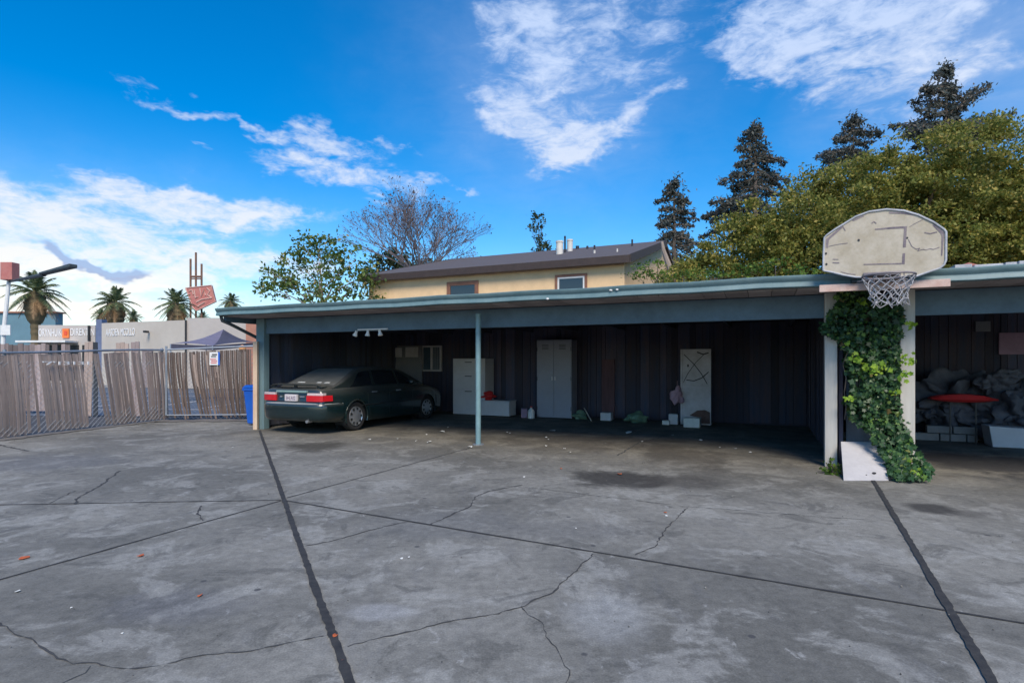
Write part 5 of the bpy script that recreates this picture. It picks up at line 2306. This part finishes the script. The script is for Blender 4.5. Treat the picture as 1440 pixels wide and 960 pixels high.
    def bump(nm, prof, mt_):
        w = MB()
        n_ = len(prof)
        for i, (y, x) in enumerate(path):
            a_, b_ = path[max(i - 1, 0)], path[min(i + 1, len(path) - 1)]
            ty, tx = b_[0] - a_[0], b_[1] - a_[1]
            l = math.hypot(ty, tx)
            ny, nx = -tx / l, ty / l       # inward normal in (y, x)
            for ins, z in prof:
                w.v.append(tuple(T(x + nx * ins, y + ny * ins, z)))
        for i in range(len(path) - 1):
            for j in range(n_ - 1):
                w.f.append((i * n_ + j, i * n_ + j + 1, (i + 1) * n_ + j + 1, (i + 1) * n_ + j))
        return smoothed(w.build(nm, mt_, car), 50)
    bump('bumper', [(.12, .27), (.05, .28), (.022, .31), (.008, .36), (0, .46), (0, .56), (.006, .60), (.018, .613)], paint)
    bump('bumper_ledge', [(.018, .613), (.03, .622), (.07, .632), (.13, .640)], mat('bumper_pale', (.26, .28, .28), .5, .1, 5))
    w = MB()
    w.tube([T(XR - .04, -.48, .27), T(XR + .3, -.48, .28)], .03, 10)
    w.build('exhaust', chrome, car)
    # spoiler
    w = MB()
    idx = {}
    nseg = 16
    for i in range(nseg + 1):
        g_ = -1 + 2 * i / nseg
        y = g_ * .70
        xo = .10 * abs(g_) ** 2.5
        zo = -.05 * max(0, abs(g_) - .85) / .15
        for j, (xx, z) in enumerate(((XR + .03 + xo, 1.005 + zo), (XR + .20 + xo, 1.012 + zo), (XR + .20 + xo, .995 + zo), (XR + .04 + xo, .985 + zo))):
            idx[i, j] = len(w.v)
            w.v.append(tuple(T(xx, y, z)))
    for i in range(nseg):
        for j in range(4):
            w.f.append((idx[i, j], idx[i + 1, j], idx[i + 1, (j + 1) % 4], idx[i, (j + 1) % 4]))
    w.f.append(tuple(idx[0, j] for j in range(4)))
    w.f.append(tuple(idx[nseg, j] for j in reversed(range(4))))
    for y in (-.62, .0, .62):
        w.box(-.012, .012, -.04, .04, 0, .065, Matrix.Translation(T(XR + .15, y, .925)) @ Matrix.Rotation(math.atan2(fw.y, fw.x), 4, 'Z'))
    w.build('spoiler', paint, car, bevel=.004)
    w = MB()
    for y, rr_ in ((.30, .10), (-.2, .06), (-.42, .07)):
        zz = interp(gx, -.40) + .0
        w.prism([T(-.40 + dx * .5, y + dy, zz + .018 + dx * .20) for dx, dy in ((-.03, -rr_), (-.03, rr_), (.04, rr_ * .8), (.04, -rr_))], Vector((0, 0, .004)))
    w.build('leaf_paper', MT['litter'], car)


build_car()

# ------------------------------------------------------------------ ITEMS AGAINST THE BACK WALL
def cbox_px(mb, u0, u1, v0, v1, n0, n1, zmin=None):
    s0, z1 = onC(u0, v0, n0)
    s1, _ = onC(u1, v0, n0)
    _, z0 = onC((u0 + u1) / 2, v1, n0)
    if zmin is not None:
        z0 = zmin
    mb.cbox(min(s0, s1), max(s0, s1), n0, n1, z0, z1)
    return min(s0, s1), max(s0, s1), z0, z1


def item(name, u, n, label, cat, group=None, z=0):
    s, _ = onC(u, 500, n)
    return thing(name, tuple(C(s, n, z)), label, cat, group)


# white drawer cabinet
t = item('drawer_cabinet', 658, 4.7, 'tall white drawer cabinet behind the pipe post', 'cabinet')
m = MB()
a, b, z0, z1 = cbox_px(m, 637, 682, 504, 581, 4.65, 5.2, .02)
m.build('carcass', MT['white_cab'], t, bevel=.006)
for f0, f1 in ((.02, .46), (.48, .73), (.75, .98)):
    m = MB()
    m.cbox(a + .03, b - .03, 4.63, 4.648, z0 + (z1 - z0) * f0, z0 + (z1 - z0) * f1)
    dr_ = m.build('drawer', MT['white_cab'], t, bevel=.004)
    m = MB()
    zc = z0 + (z1 - z0) * (f1 - .04)
    m.cbox((a + b) / 2 - .10, (a + b) / 2 + .10, 4.60, 4.627, zc - .02, zc)
    m.build('handle', MT['dark'], dr_)
# low white chest with red item
t = item('low_chest', 695, 4.6, 'low white box chest right of the pipe post with a red item on top', 'chest')
m = MB()
a, b, z0, z1 = cbox_px(m, 674, 716, 564, 582, 4.5, 4.95, .03)
m.build('carcass', MT['white_cab'], t, bevel=.008)
m = MB()
m.cbox(a - .01, b + .01, 4.49, 4.96, z1 + .002, z1 + .03)
m.build('lid', MT['white_cab'], t, bevel=.006)
m = MB()
s_, _ = onC(686, 555, 4.7)
p = C(s_, 4.7, z1 + .035)
m.blob((p.x, p.y, p.z + .10), (.19, .15, .12), 4, 3, .5)
tag(smoothed(m.build('red_bag', MT['red']), 70), 'crumpled red bag lying on the low white chest', 'bag')
# grey locker
t = item('metal_locker', 779, 4.8, 'tall grey double-door metal locker against the back wall', 'locker')
m = MB()
a, b, z0, z1 = cbox_px(m, 755, 804, 478, 588, 4.75, 5.2, .02)
m.build('carcass', MT['grey_cab'], t, bevel=.006)
mid_ = (a + b) / 2
for x0, x1, hx in ((a + .012, mid_ - .004, mid_ - .05), (mid_ + .004, b - .012, mid_ + .03)):
    m = MB()
    m.cbox(x0, x1, 4.728, 4.748, z0 + .05, z1 - .02)
    d_ = m.build('door', MT['grey_cab'], t, bevel=.004)
    m = MB()
    zc = EYE - (532 - 510) / F * 14.6
    m.cbox(hx, hx + .02, 4.70, 4.727, zc - .05, zc + .05)
    m.build('handle', MT['letter'], d_, bevel=.003)
    for fz_ in (.12, .5, .88):
        m = MB()
        xh = x0 - .002 if hx < mid_ else x1 - .008
        zz_ = z0 + (z1 - z0) * fz_
        m.cbox(xh, xh + .012, 4.718, 4.727, zz_ - .05, zz_ + .05)
        m.build('hinge', MT['dark'], d_)
    for q_ in range(4):
        m = MB()
        zz_ = z1 - .14 - q_ * .035
        m.cbox((x0 + x1) / 2 - .09, (x0 + x1) / 2 + .09, 4.7245, 4.7275, zz_, zz_ + .012)
        m.build('vent_slot', MT['dark'], d_)
# white leaning door with scribble
t = item('salvaged_door', 978, 4.5, 'scuffed white door slab with black X scrawl standing against the wall', 'door')
m = MB()
a, b, z0, z1 = cbox_px(m, 957, 1000, 491, 598, 4.5, 4.54, .02)
m.build('slab', MT['door_w'], t, bevel=.004)
m = MB()
m.cbox(a, a + .05, 4.48, 4.498, z0, z1)
m.cbox(b - .05, b, 4.48, 4.498, z0, z1)
m.cbox(a + .052, b - .052, 4.48, 4.498, z1 - .06, z1)
zmid = z0 + (z1 - z0) * .52
m.cbox(a + .052, b - .052, 4.484, 4.498, zmid - .03, zmid)
m.build('frame', MT['door_w'], t, bevel=.003)


def on_door(fx, fz, n=4.478):
    return C(a + (b - a) * fx, n, z0 + (z1 - z0) * fz)


m = MB()
for pts_, r in (([(.12, .93), (.45, .80), (.68, .68), (.88, .54)], .008), ([(.82, .95), (.5, .82), (.25, .68), (.1, .56)], .006), ([(.2, .59), (.45, .58), (.7, .62), (.92, .70)], .010), ([(.55, .96), (.75, .93), (.92, .95)], .014)):
    m.tube([on_door(*q) for q in pts_], r, 5)
m.blob(tuple(on_door(.25, .78)), (.02, .01, .035), 1, 1, .1)
m.build('scrawl', MT['ink'], t)
m = MB()
m.prism([on_door(*q, n=4.476) for q in ((.3, .12), (.55, .19), (.8, .20), (.97, .17), (.97, .02), (.62, .02), (.6, .1))], NV.to_3d() * .01)
m.build('dirt_patch', mat('stain_brown', (.12, .07, .06), .9, .3, 8), t)
m = MB()
a2, b2, _, zt2 = cbox_px(m, 961, 984, 587.5, 599, 4.0, 4.3, .005)
tag(m.build('white_tray', MT['litter'], bevel=.01), 'white shallow tray on the floor before the white door slab', 'tray')
# pink bag hanging
m = MB()
s_, z_ = onC(952, 557, 4.4)
p = C(s_, 4.4, z_)
m.blob(tuple(p), (.13, .10, .17), 8, 3, .5)
m.tube([p + Vector((0, 0, .12)), C(s_, 4.46, z_ + .35)], .006, 5)
tag(smoothed(m.build('hanging_bag', MT['pink']), 70), 'pale pink plastic bag hanging at the left edge of the white door slab', 'bag')
# small stuff on floor
sm = [('plastic_jug', 747, 579, 4.55, 'jug'), ('small_carton', 851, 586, 4.7, 'carton'), ('green_sack', 895, 586, 4.6, 'sack'), ('grey_carton', 945, 590, 4.5, 'carton'), ('flat_packet', 935, 594, 4.3, 'packet')]
s_, _ = onC(747, 579, 4.55)
p = C(s_, 4.55, 0)
m = MB()
m.lathe([(.001, 0), (.085, .0), (.09, .02), (.09, .17), (.075, .21), (.03, .25), (.025, .28), (.001, .285)], p, 16)
jg = tag(smoothed(m.build('plastic_jug', MT['white']), 50), 'white plastic jug standing at the left foot of the grey locker', 'jug')
m = MB()
m.lathe([(.001, .285), (.03, .285), (.03, .31), (.001, .312)], p, 12)
m.build('cap', MT['red'], jg)
m = MB()
p = p + Vector((-.17, .12, 0))
m.box(p.x - .09, p.x + .07, p.y, p.y + .15, 0, .24)
tag(m.build('mauve_box', MT['pinkpanel'], bevel=.01), 'dim mauve box tucked left of the white jug', 'box')
m = MB()
cbox_px(m, 844, 859, 580, 590, 4.7, 4.95, .004)
tag(m.build('small_carton', MT['white_cab'], bevel=.01), 'small off-white carton at the foot of the reddish plank', 'carton')
m = MB()
s_, _ = onC(895, 586, 4.6)
p = C(s_, 4.6, .11)
m.blob(tuple(p), (.26, .16, .13), 5, 3, .5)
tag(smoothed(m.build('green_sack', MT['greenbag']), 70), 'low grey-green plastic sack between the small cartons', 'sack')
m = MB()
cbox_px(m, 940, 953, 582, 594, 4.5, 4.75, .004)
tag(m.build('grey_carton', MT['white_cab'], bevel=.008), 'pale grey carton just left of the white door slab', 'carton')
m = MB()
cbox_px(m, 931, 941, 591, 595, 4.35, 4.5, .004)
tag(m.build('flat_packet', MT['litter'], bevel=.006), 'flat white packet beside the pale grey carton', 'packet')
m = MB()
m.tube([C(onC(820, 577, 4.8)[0], 4.9, .28), C(onC(833, 590, 4.5)[0], 4.4, .02)], .015, 6)
tag(m.build('wooden_stick', MT['post_w']), 'thin pale stick leaning right of the grey locker', 'stick')
m = MB()
s_, _ = onC(814, 580, 4.8)
p = C(s_, 4.85, .08)
m.blob(tuple(p), (.16, .12, .10), 15, 3, .6)
tag(smoothed(m.build('green_cloth', MT['greenbag']), 70), 'dark green cloth heap at the right foot of the grey locker', 'cloth')
m = MB()
cbox_px(m, 846, 864, 505, 592, 5.20, 5.24, .01)
tag(m.build('red_plank', MT['redplank'], bevel=.004), 'dull red plank standing against the dark back wall', 'plank')
# window & pale board on the back wall at left
t = item('wall_window', 608, 5.2, 'small barred white window in the back wall above the sedan bonnet', 'window', z=1.3)
m = MB()
n_ = 5.2
a, z1 = onC(593, 486, n_)
b, _ = onC(621, 486, n_)
_, z0 = onC(607, 522, n_)
for x0, x1, y0, y1 in ((a, b, z1 - .05, z1), (a, b, z0, z0 + .05), (a, a + .05, z0 + .052, z1 - .052), (b - .05, b, z0 + .052, z1 - .052), ((a + b) / 2 - .03, (a + b) / 2 + .03, z0 + .052, z1 - .052)):
    m.cbox(x0, x1, n_ - .02, n_ + .04, y0, y1)
m.build('frame', MT['door_w'], t)
m = MB()
m.cbox(a + .05, b - .05, n_ + .01, n_ + .03, z0 + .05, z1 - .05)
m.build('pane', mat('pane_blue', (.05, .08, .11), .3, .2, 4), t)
m = MB()
for i in range(4):
    x = (a + b) / 2 + .06 + i * .07
    m.cbox(x, x + .012, n_ - .03, n_ - .022, z0 + .03, z1 - .03)
m.build('bars', MT['door_w'], t)
m = MB()
a, z1 = onC(553, 486, 5.1)
b, _ = onC(592, 486, 5.1)
m.hexa([C(a - .1, 5.0, .8), C(b + .1, 5.0, .6), C(b + .1, 5.03, .6), C(a - .1, 5.03, .8), C(a, 5.14, z1), C(b, 5.14, z1), C(b, 5.17, z1), C(a, 5.17, z1)])
MT['paleboard'] = mat('pale_board', (.16, .17, .19), .8, .25, 4, c2=(.22, .21, .21))
tag(m.build('pale_board', MT['paleboard']), 'large dim pale board leaning beside the barred window', 'board')
m = MB()
for (u0, u1, v0, v1) in ((555, 565, 489, 502), (570, 588, 488, 502)):
    cbox_px(m, u0, u1, v0, v1, 5.05, 5.06)
tag(m.build('paper_notice', MT['door_w']), 'two torn papers pinned to the dim pale board', 'papers')
# light fixture on the beam
t = item('track_light', 520, .05, 'white three-headed spotlight bar under the beam above the sedan', 'light fixture', z=2.0)
m = MB()
s0, _ = onC(503, 461, -.04)
s1, _ = onC(545, 461, -.04)
m.cbox(s0, s1, -.05, -.02, 2.085, 2.11)
m.cbox((s0 + s1) / 2 - .02, (s0 + s1) / 2 + .02, -.02, -.001, 2.085, 2.11)
m.build('bar', MT['white'], t, bevel=.003)
for u, a in ((502, .25), (518, .1), (534, -.15)):
    s_, _ = onC(u, 465, -.04)
    m = MB()
    Mx = Matrix.Rotation(a, 4, 'X') @ Matrix.Rotation(a * 1.5, 4, 'Y')
    m.lathe([(.001, 0), (.025, -.005), (.028, -.05), (.05, -.11), (.046, -.112), (.001, -.07)], C(s_, -.05, 2.08), 14, Mx)
    smoothed(m.build('lamp_head', MT['white'], t), 50)

# ------------------------------------------------------------------ RIGHT CARPORT CONTENTS
m = MB()
s0, _ = onC(1286, 600, 3.7)
s1, _ = onC(1376, 600, 3.7)
x = s0
j = 0
for row in range(2):
    x = s0 + (.2 if row else 0)
    while x < s1 - .05:
        w = min(.39, s1 - x)
        m.cbox(x, x + w - .012, 3.7 + (row * .012), 3.86, row * .14 + .002, row * .14 + .13)
        x += .40
tag(m.build('block_kerb', MT['block'], bevel=.006), 'low kerb of pale concrete blocks inside the second carport', 'wall')
# dusty sheet-covered heap
hp = item('covered_heap', 1365, 3.9, 'heap under a crumpled dusty grey sheet inside the second carport', 'heap')
m = MB()
for (u, v, n_, rx, rz, sd2) in ((1340, 560, 4.15, .62, .42, 1), (1310, 572, 4.2, .35, .3, 2), (1400, 575, 4.1, .45, .42, 3), (1432, 572, 3.9, .40, .45, 4), (1455, 590, 3.9, .5, .4, 5), (1370, 590, 4.2, .5, .35, 7)):
    s_, z_ = onC(u, v, n_)
    p = C(s_, n_, z_)
    m.blob((p.x, p.y, max(p.z, rz * .8)), (rx, .35, rz), sd2, 5, .45, 2.4)
smoothed(m.build('sheet', MT['tile'], hp), 50)
m = MB()
s_, z_ = onC(1415, 530, 3.7)
p = C(s_, 3.75, z_)
m.blob(tuple(p), (.24, .14, .12), 21, 5, .35, 2)
m.blob(tuple(p + Vector((-.2, .05, -.12))), (.22, .14, .16), 22, 5, .4, 2)
smoothed(m.build('bundle', MT['tile'], hp), 80)
m = MB()
s0, z0 = onC(1308, 561, 3.45)
s1, z1 = onC(1403, 562, 3.45)
zz = (z0 + z1) / 2
n1 = 16
idx = []
for i in range(n1 + 1):
    f = i / n1
    s = s0 + (s1 - s0) * f
    w = .02 + .08 * math.sin(math.pi * min(1, f * 1.02)) ** .7
    m.v += [tuple(C(s, 3.38, zz)), tuple(C(s, 3.42, zz + w * .9)), tuple(C(s, 3.60, zz + w)), tuple(C(s, 3.60, zz - w * .6)), tuple(C(s, 3.42, zz - w * .5))]
for i in range(n1):
    for j in range(5):
        m.f.append((i * 5 + j, i * 5 + (j + 1) % 5, (i + 1) * 5 + (j + 1) % 5, (i + 1) * 5 + j))
m.f.append((0, 1, 2, 3, 4))
m.f.append(tuple(n1 * 5 + j for j in (4, 3, 2, 1, 0)))
tag(smoothed(m.build('red_board', MT['red']), 50), 'long tapered red board lying across the grey heap', 'board')
m = MB()
for s in (s0 + .3, s1 - .3):
    m.cbox(s, s + .022, 3.5, 3.52, 0, zz - .03)
m.build('trestle_leg', MT['dark'], bpy.data.objects['red_board'])
m = MB()
s0, _ = onC(1391, 600, 3.1)
s1, _ = onC(1462, 600, 3.1)
m.hexa([C(s0 + .05, 3.1, .003), C(s1, 3.1, .003), C(s1, 3.5, .003), C(s0 + .05, 3.5, .003), C(s0, 3.1, .36), C(s1, 3.1, .33), C(s1, 3.5, .33), C(s0, 3.5, .36)])
tag(m.build('white_crate', MT['white_cab'], bevel=.01), 'pale box at the right edge inside the second carport', 'box')
m = MB()
a, b, z0, z1 = cbox_px(m, 1405, 1475, 468, 498, 4.54, 4.57)
tag(m.build('wall_hanging', MT['pinkpanel']), 'mauve panel hung on the back wall of the second carport', 'panel')
m = MB()
cbox_px(m, 1372, 1393, 452, 466, 4.54, 4.56)
tag(m.build('dim_poster', MT['paleboard']), 'small dim poster left of the mauve panel', 'poster')

# ------------------------------------------------------------------ WHITE BOARD + IVY
m = MB()
bl, br = Vector((4.05, 6.86, .008)), Vector((4.60, 6.86, .008))
tl, tr_ = Vector((4.52, 7.72, .36)), Vector((5.10, 7.66, .36))
m.prism([bl, br, br.lerp(tr_, .35) + Vector((-.03, 0, 0)), tr_, tl], Vector((0, .006, -.014)).normalized() * .015)
MT['chip'] = mat('chipboard_white', (.50, .48, .48), .6, .12, 3)
wb = tag(m.build('white_board', MT['chip'], bevel=.002), 'white chipboard sheet leaning at the foot of the ivy', 'board')
m = MB()
up = (tl - bl).cross(br - bl).normalized()
if up.z < 0:
    up = -up
for (fx, fy, r) in ((.70, .16, .028), (.52, .12, .009)):
    c = bl + (br - bl) * fx + (tl - bl) * fy + up * .003
    ex, ey = (br - bl).normalized(), (tl - bl).normalized()
    m.prism([c + ex * r * math.cos(k * .785) + ey * r * math.sin(k * .785) for k in range(8)], up * .001)
m.build('hole', MT['ink'], wb)

rg = np.random.default_rng(321)
ivy = thing('ivy', tuple(C(11.5, -.1)), 'dark green ivy climbing between the two off-white posts and spilling on the ground', 'ivy')
poly = [(50, 250), (45, 200), (120, 120), (110, 50), (200, 30), (270, 50), (290, 110), (400, 110), (420, 170), (400, 350), (400, 600), (470, 780), (550, 870), (520, 905), (400, 925), (360, 890), (320, 800), (265, 700), (185, 640), (150, 560), (185, 500), (150, 400), (130, 300), (110, 265)]


def inpoly(x, y, pl_):
    c = False
    j = len(pl_) - 1
    for i in range(len(pl_)):
        if (pl_[i][1] > y) != (pl_[j][1] > y) and x < (pl_[j][0] - pl_[i][0]) * (y - pl_[i][1]) / (pl_[j][1] - pl_[i][1]) + pl_[i][0]:
            c = not c
        j = i
    return c


def ivy_pt(px, py, lay):
    u, v = 1140 + px / 3.2, 390 + py / 3.2
    # distance in front of the carport front plane
    n = -.14 - .12 * lay - .10 * max(0, mnoise.noise(Vector((px * .02, py * .02, 1))))
    s, z = onC(u, v, n)
    p = C(s, n, z)
    if v > 600:
        f = (v - 600) / 80
        n2 = n - .75 * f ** 1.3
        s, z = onC(u, v, n2)
        p = C(s, n2, z)
    p.z = max(p.z, .03 + .05 * lay)
    return p


pts = []
while len(pts) < 2300:
    x, y = rg.uniform(30, 560), rg.uniform(25, 930)
    if inpoly(x + rg.normal() * 6, y + rg.normal() * 6, poly):
        dens = .55 + .9 * mnoise.noise(Vector((x * .018, y * .018, 7)))
        if x < 230 and y > 300:
            dens -= .45
        if rg.uniform() < dens + .25:
            pts.append(tuple(ivy_pt(x, y, rg.uniform(0, 1))))
fn_ = np.tile(np.array([-.406, -.914, .35]) * 1.1, (len(pts), 1))
V, F_ = leaf_cloud(pts, .078, rg, 0, .7, fn_, 'ivy')
pt3 = np.array(pts)[rg.uniform(size=len(pts)) < .35] + rg.normal(size=(1, 3)) * .01
V2, F2 = leaf_cloud(pt3 + np.array([-.03, -.06, 0]), .045, rg, 0, .7, fn_[:len(pt3)], 'ivy')
fast_obj('small_leaves', V2, F2, MT['lf_ivy'], ivy)
fast_obj('leaves', V, F_, MT['lf_ivy'], ivy)
# back layer
pts2 = []
while len(pts2) < 1000:
    x, y = rg.uniform(60, 420), rg.uniform(40, 640)
    if inpoly(x, y, poly):
        u, v = 1140 + x / 3.2, 390 + y / 3.2
        n = rg.uniform(-.05, .13)
        s, z = onC(u, v, n)
        if CR + .1 < s < S2 - .2:
            pts2.append(tuple(C(s, n, z)))
V, F_ = leaf_cloud(pts2, .09, rg, 0, .7, np.tile(np.array([-.4, -.9, .3]), (len(pts2), 1)), 'ivy')
fast_obj('inner_leaves', V, F_, MT['lf_ivy'], ivy)
yl = []
for (cx, cy, rx, ry, n_) in ((158, 300, 14, 12, 6), (205, 365, 22, 18, 12), (300, 408, 50, 20, 34), (170, 540, 16, 10, 7), (375, 520, 16, 12, 7), (440, 370, 36, 26, 16), (430, 450, 30, 24, 12), (445, 215, 26, 16, 9), (205, 35, 22, 8, 9), (230, 110, 20, 14, 5), (180, 870, 0, 0, 0), (480, 870, 50, 30, 6)):
    for _ in range(n_):
        yl.append(tuple(ivy_pt(cx + rg.normal() * rx * .6, cy + rg.normal() * ry * .6, 1.4)))
V, F_ = leaf_cloud(yl, .065, rg, 0, .7, np.tile(np.array([-.4, -.9, .5]), (len(yl), 1)), 'ivy')
fast_obj('young_leaves', V, F_, MT['lf_ivy_y'], ivy)
m = MB()
rr = random.Random(6)
for i in range(16):
    x = rr.uniform(150, 400)
    pp = []
    for j in range(10):
        y = 640 - j * 62
        pp.append(ivy_pt(x + rr.uniform(-14, 14), y, -.2))
    m.tube(pp, .007, 5)
smoothed(m.build('stems', MT['bark'], ivy))
# weed by post
wd = thing('weed', tuple(G(1170, 668)), 'small yellow-green weed tuft at the foot of the left off-white post', 'weed')
b0 = G(1170, 666)
pts = np.array([tuple(b0)]) + np.abs(rg.normal(size=(90, 3))) * np.array([0, 0, .09]) + rg.normal(size=(90, 3)) * np.array([.06, .05, 0])
V, F_ = leaf_cloud(pts, .055, rg, .3, .6, None, 'ivy')
fast_obj('leaves', V, F_, MT['lf_vine'], wd)
m = MB()
for i in range(10):
    a = rg.normal(size=2) * .05
    m.tube([tuple(b0), (b0.x + a[0], b0.y + a[1], .12)], .003, 4)
m.build('stems', MT['bark'], wd)

# ------------------------------------------------------------------ LITTER
rr = random.Random(42)


def scrap(u, v, wpx, mt_, label, cat, group, name='paper_scrap', flatn=True):
    g = G(u, v)
    w = wpx / F * g.y / 2
    m = MB()
    ang = rr.uniform(0, 3.14)
    n = rr.randint(5, 7)
    base = []
    for k in range(n):
        a = ang + 2 * math.pi * k / n
        r_ = w * rr.uniform(.6, 1.1)
        base.append(Vector((g.x + r_ * math.cos(a), g.y + r_ * math.sin(a) * 1.4, .012 + rr.uniform(0, .5) * w)))
    c = Vector((g.x, g.y, .010 + w * .35))
    for k in range(n):
        m.quad(c, base[k], base[(k + 1) % n])
    lowz = min(min(b_.z for b_ in base), c.z)
    m.v = [(x, y, z - lowz + .006) for x, y, z in m.v]
    o = m.build(name, mt_)
    sol = o.modifiers.new('thick', 'SOLIDIFY')
    sol.thickness = .002
    return tag(o, label, cat, group)


uniq = [
    (622, 607, 11, 'litter', 'largest white scrap on the floor left of the pipe post'),
    (661, 629, 9, 'litter', 'crumpled white scrap touching the foot of the pipe post'),
    (777, 606, 10, 'litter', 'white scrap in front of the grey locker'),
    (884, 609, 11, 'litter', 'flat cream scrap on the floor below the green sack'),
    (1034, 631, 4, 'litter', 'tiny upright white scrap right of the white door slab'),
]
for u, v, w, mt_, lb in uniq:
    scrap(u, v, w, MT[mt_], lb, 'litter', 'scraps of litter on the concrete')
for u, v, w, lb in ((713, 608, 3, 'left of the pair of specks right of the pipe post'), (717, 609, 3, 'right of the pair of specks right of the pipe post'), (768, 615, 4, 'upper speck in the column before the grey locker'), (771, 618, 3, 'second speck down before the grey locker'), (768, 627, 4, 'third speck down before the grey locker'),
                    (794, 631, 4, 'speck in front of the right half of the grey locker'), (802, 636, 4, 'lowest speck in front of the grey locker'), (737, 671, 4, 'speck at the top end of the crack right of the pipe post'), (585, 620, 4, 'speck behind the sedan rear wheel, nearest the yard'), (603, 622, 7, 'torn paper flake between the sedan and the pipe post'),
                    (600, 611, 3, 'speck just off the sedan front wheel'), (985, 619, 6, 'flake in front of the white door slab'), (903, 621, 4, 'speck on the dirt before the green sack'), (946, 612, 5, 'flake before the pale grey carton'), (1012, 629, 3, 'speck right of the white door slab'), (1055, 636, 4, 'rightmost speck under the long carport'),
                    (565, 786, 5, 'left one of two crumbs near the middle of the centre slab'), (575, 784, 4, 'right one of two crumbs near the middle of the centre slab'), (25, 832, 6, 'white crumb near the left picture edge'), (100, 855, 3, 'dot of paper in the lower left slab above the long crack'), (172, 891, 3, 'dot of paper just above the long crack at lower left'),
                    (937, 726, 4, 'dot beside the pink-red leaf'), (810, 743, 3, 'lone dot in the slab below the big oil stain'), (327, 629, 3, 'dot on the slab below the blue bin'), (630, 601, 3, 'dot just above the largest white scrap'), (559, 617, 4, 'speck beside the sedan rear wheel'), (520, 618, 4, 'speck directly under the sedan rear door')):
    scrap(u, v, w, MT['litter'], 'tiny pale ' + lb, 'litter', 'tiny pale scraps scattered on the concrete')
for u, v, w, lb in ((34, 785, 12, 'orange dead leaf on the slab at far left'), (198, 782, 10, 'orange dead leaf in the middle of the left slab'), (281, 838, 9, 'orange dead leaf beside a pale patch in the lower left slab'), (471, 895, 8, 'bright orange leaf lying on the tar seam'), (482, 930, 5, 'small red leaf low on the tar seam'), (871, 667, 9, 'red leaf lying on the big oil stain'), (936, 721, 6, 'pink-red leaf at the crack right of centre'), (789, 659, 4, 'tiny red leaf left of the big oil stain')):
    scrap(u, v, w, MT['leaf_o'], lb, 'leaf', 'fallen leaves on the concrete', 'fallen_leaf')

# grit and crumbs swept over the slabs
rg = np.random.default_rng(1234)
V_, Fl = [], []
cand = []
for _ in range(2600):
    q = rg.uniform()
    if q < .45:
        p = C(rg.uniform(.3, 10.6), rg.normal() * 1.1 + .4, 0)
    elif q < .6:
        t_ = rg.uniform(.3, 1)
        b_ = FA.lerp(FB, t_)
        p = Vector((b_.x + abs(rg.normal()) * .35 + .1, b_.y, 0))
    else:
        p = Vector((rg.uniform(-5, 5), rg.uniform(1.8, 9), 0))
    cand.append(p)
base_ = np.array([(1, 0, 0), (-.5, .87, 0), (-.5, -.87, 0), (0, 0, 1.1), (.1, .1, -.6)])
tri_ = np.array([(0, 1, 3), (1, 2, 3), (2, 0, 3), (1, 0, 4), (2, 1, 4), (0, 2, 4)])
for i, p in enumerate(cand):
    sz = rg.uniform(.0015, .0045) * (2.0 if rg.uniform() < .04 else 1)
    an = rg.uniform(0, 6.28)
    Rm = np.array([[math.cos(an), -math.sin(an), 0], [math.sin(an), math.cos(an), 0], [0, 0, 1]])
    V_.append((base_ * rg.uniform(.6, 1.4, size=(5, 3)) * sz) @ Rm.T + np.array([p.x, p.y, sz * .5 + .002]))
    Fl.append(tri_ + i * 5)
MT['grit'] = mat('grit', (.16, .15, .13), .9, .3, 30, island=.7)
tag(fast_obj('grit', np.concatenate(V_), np.concatenate(Fl), MT['grit']), 'loose grit and crumbs scattered over the concrete slabs', 'grit', None, 'stuff')
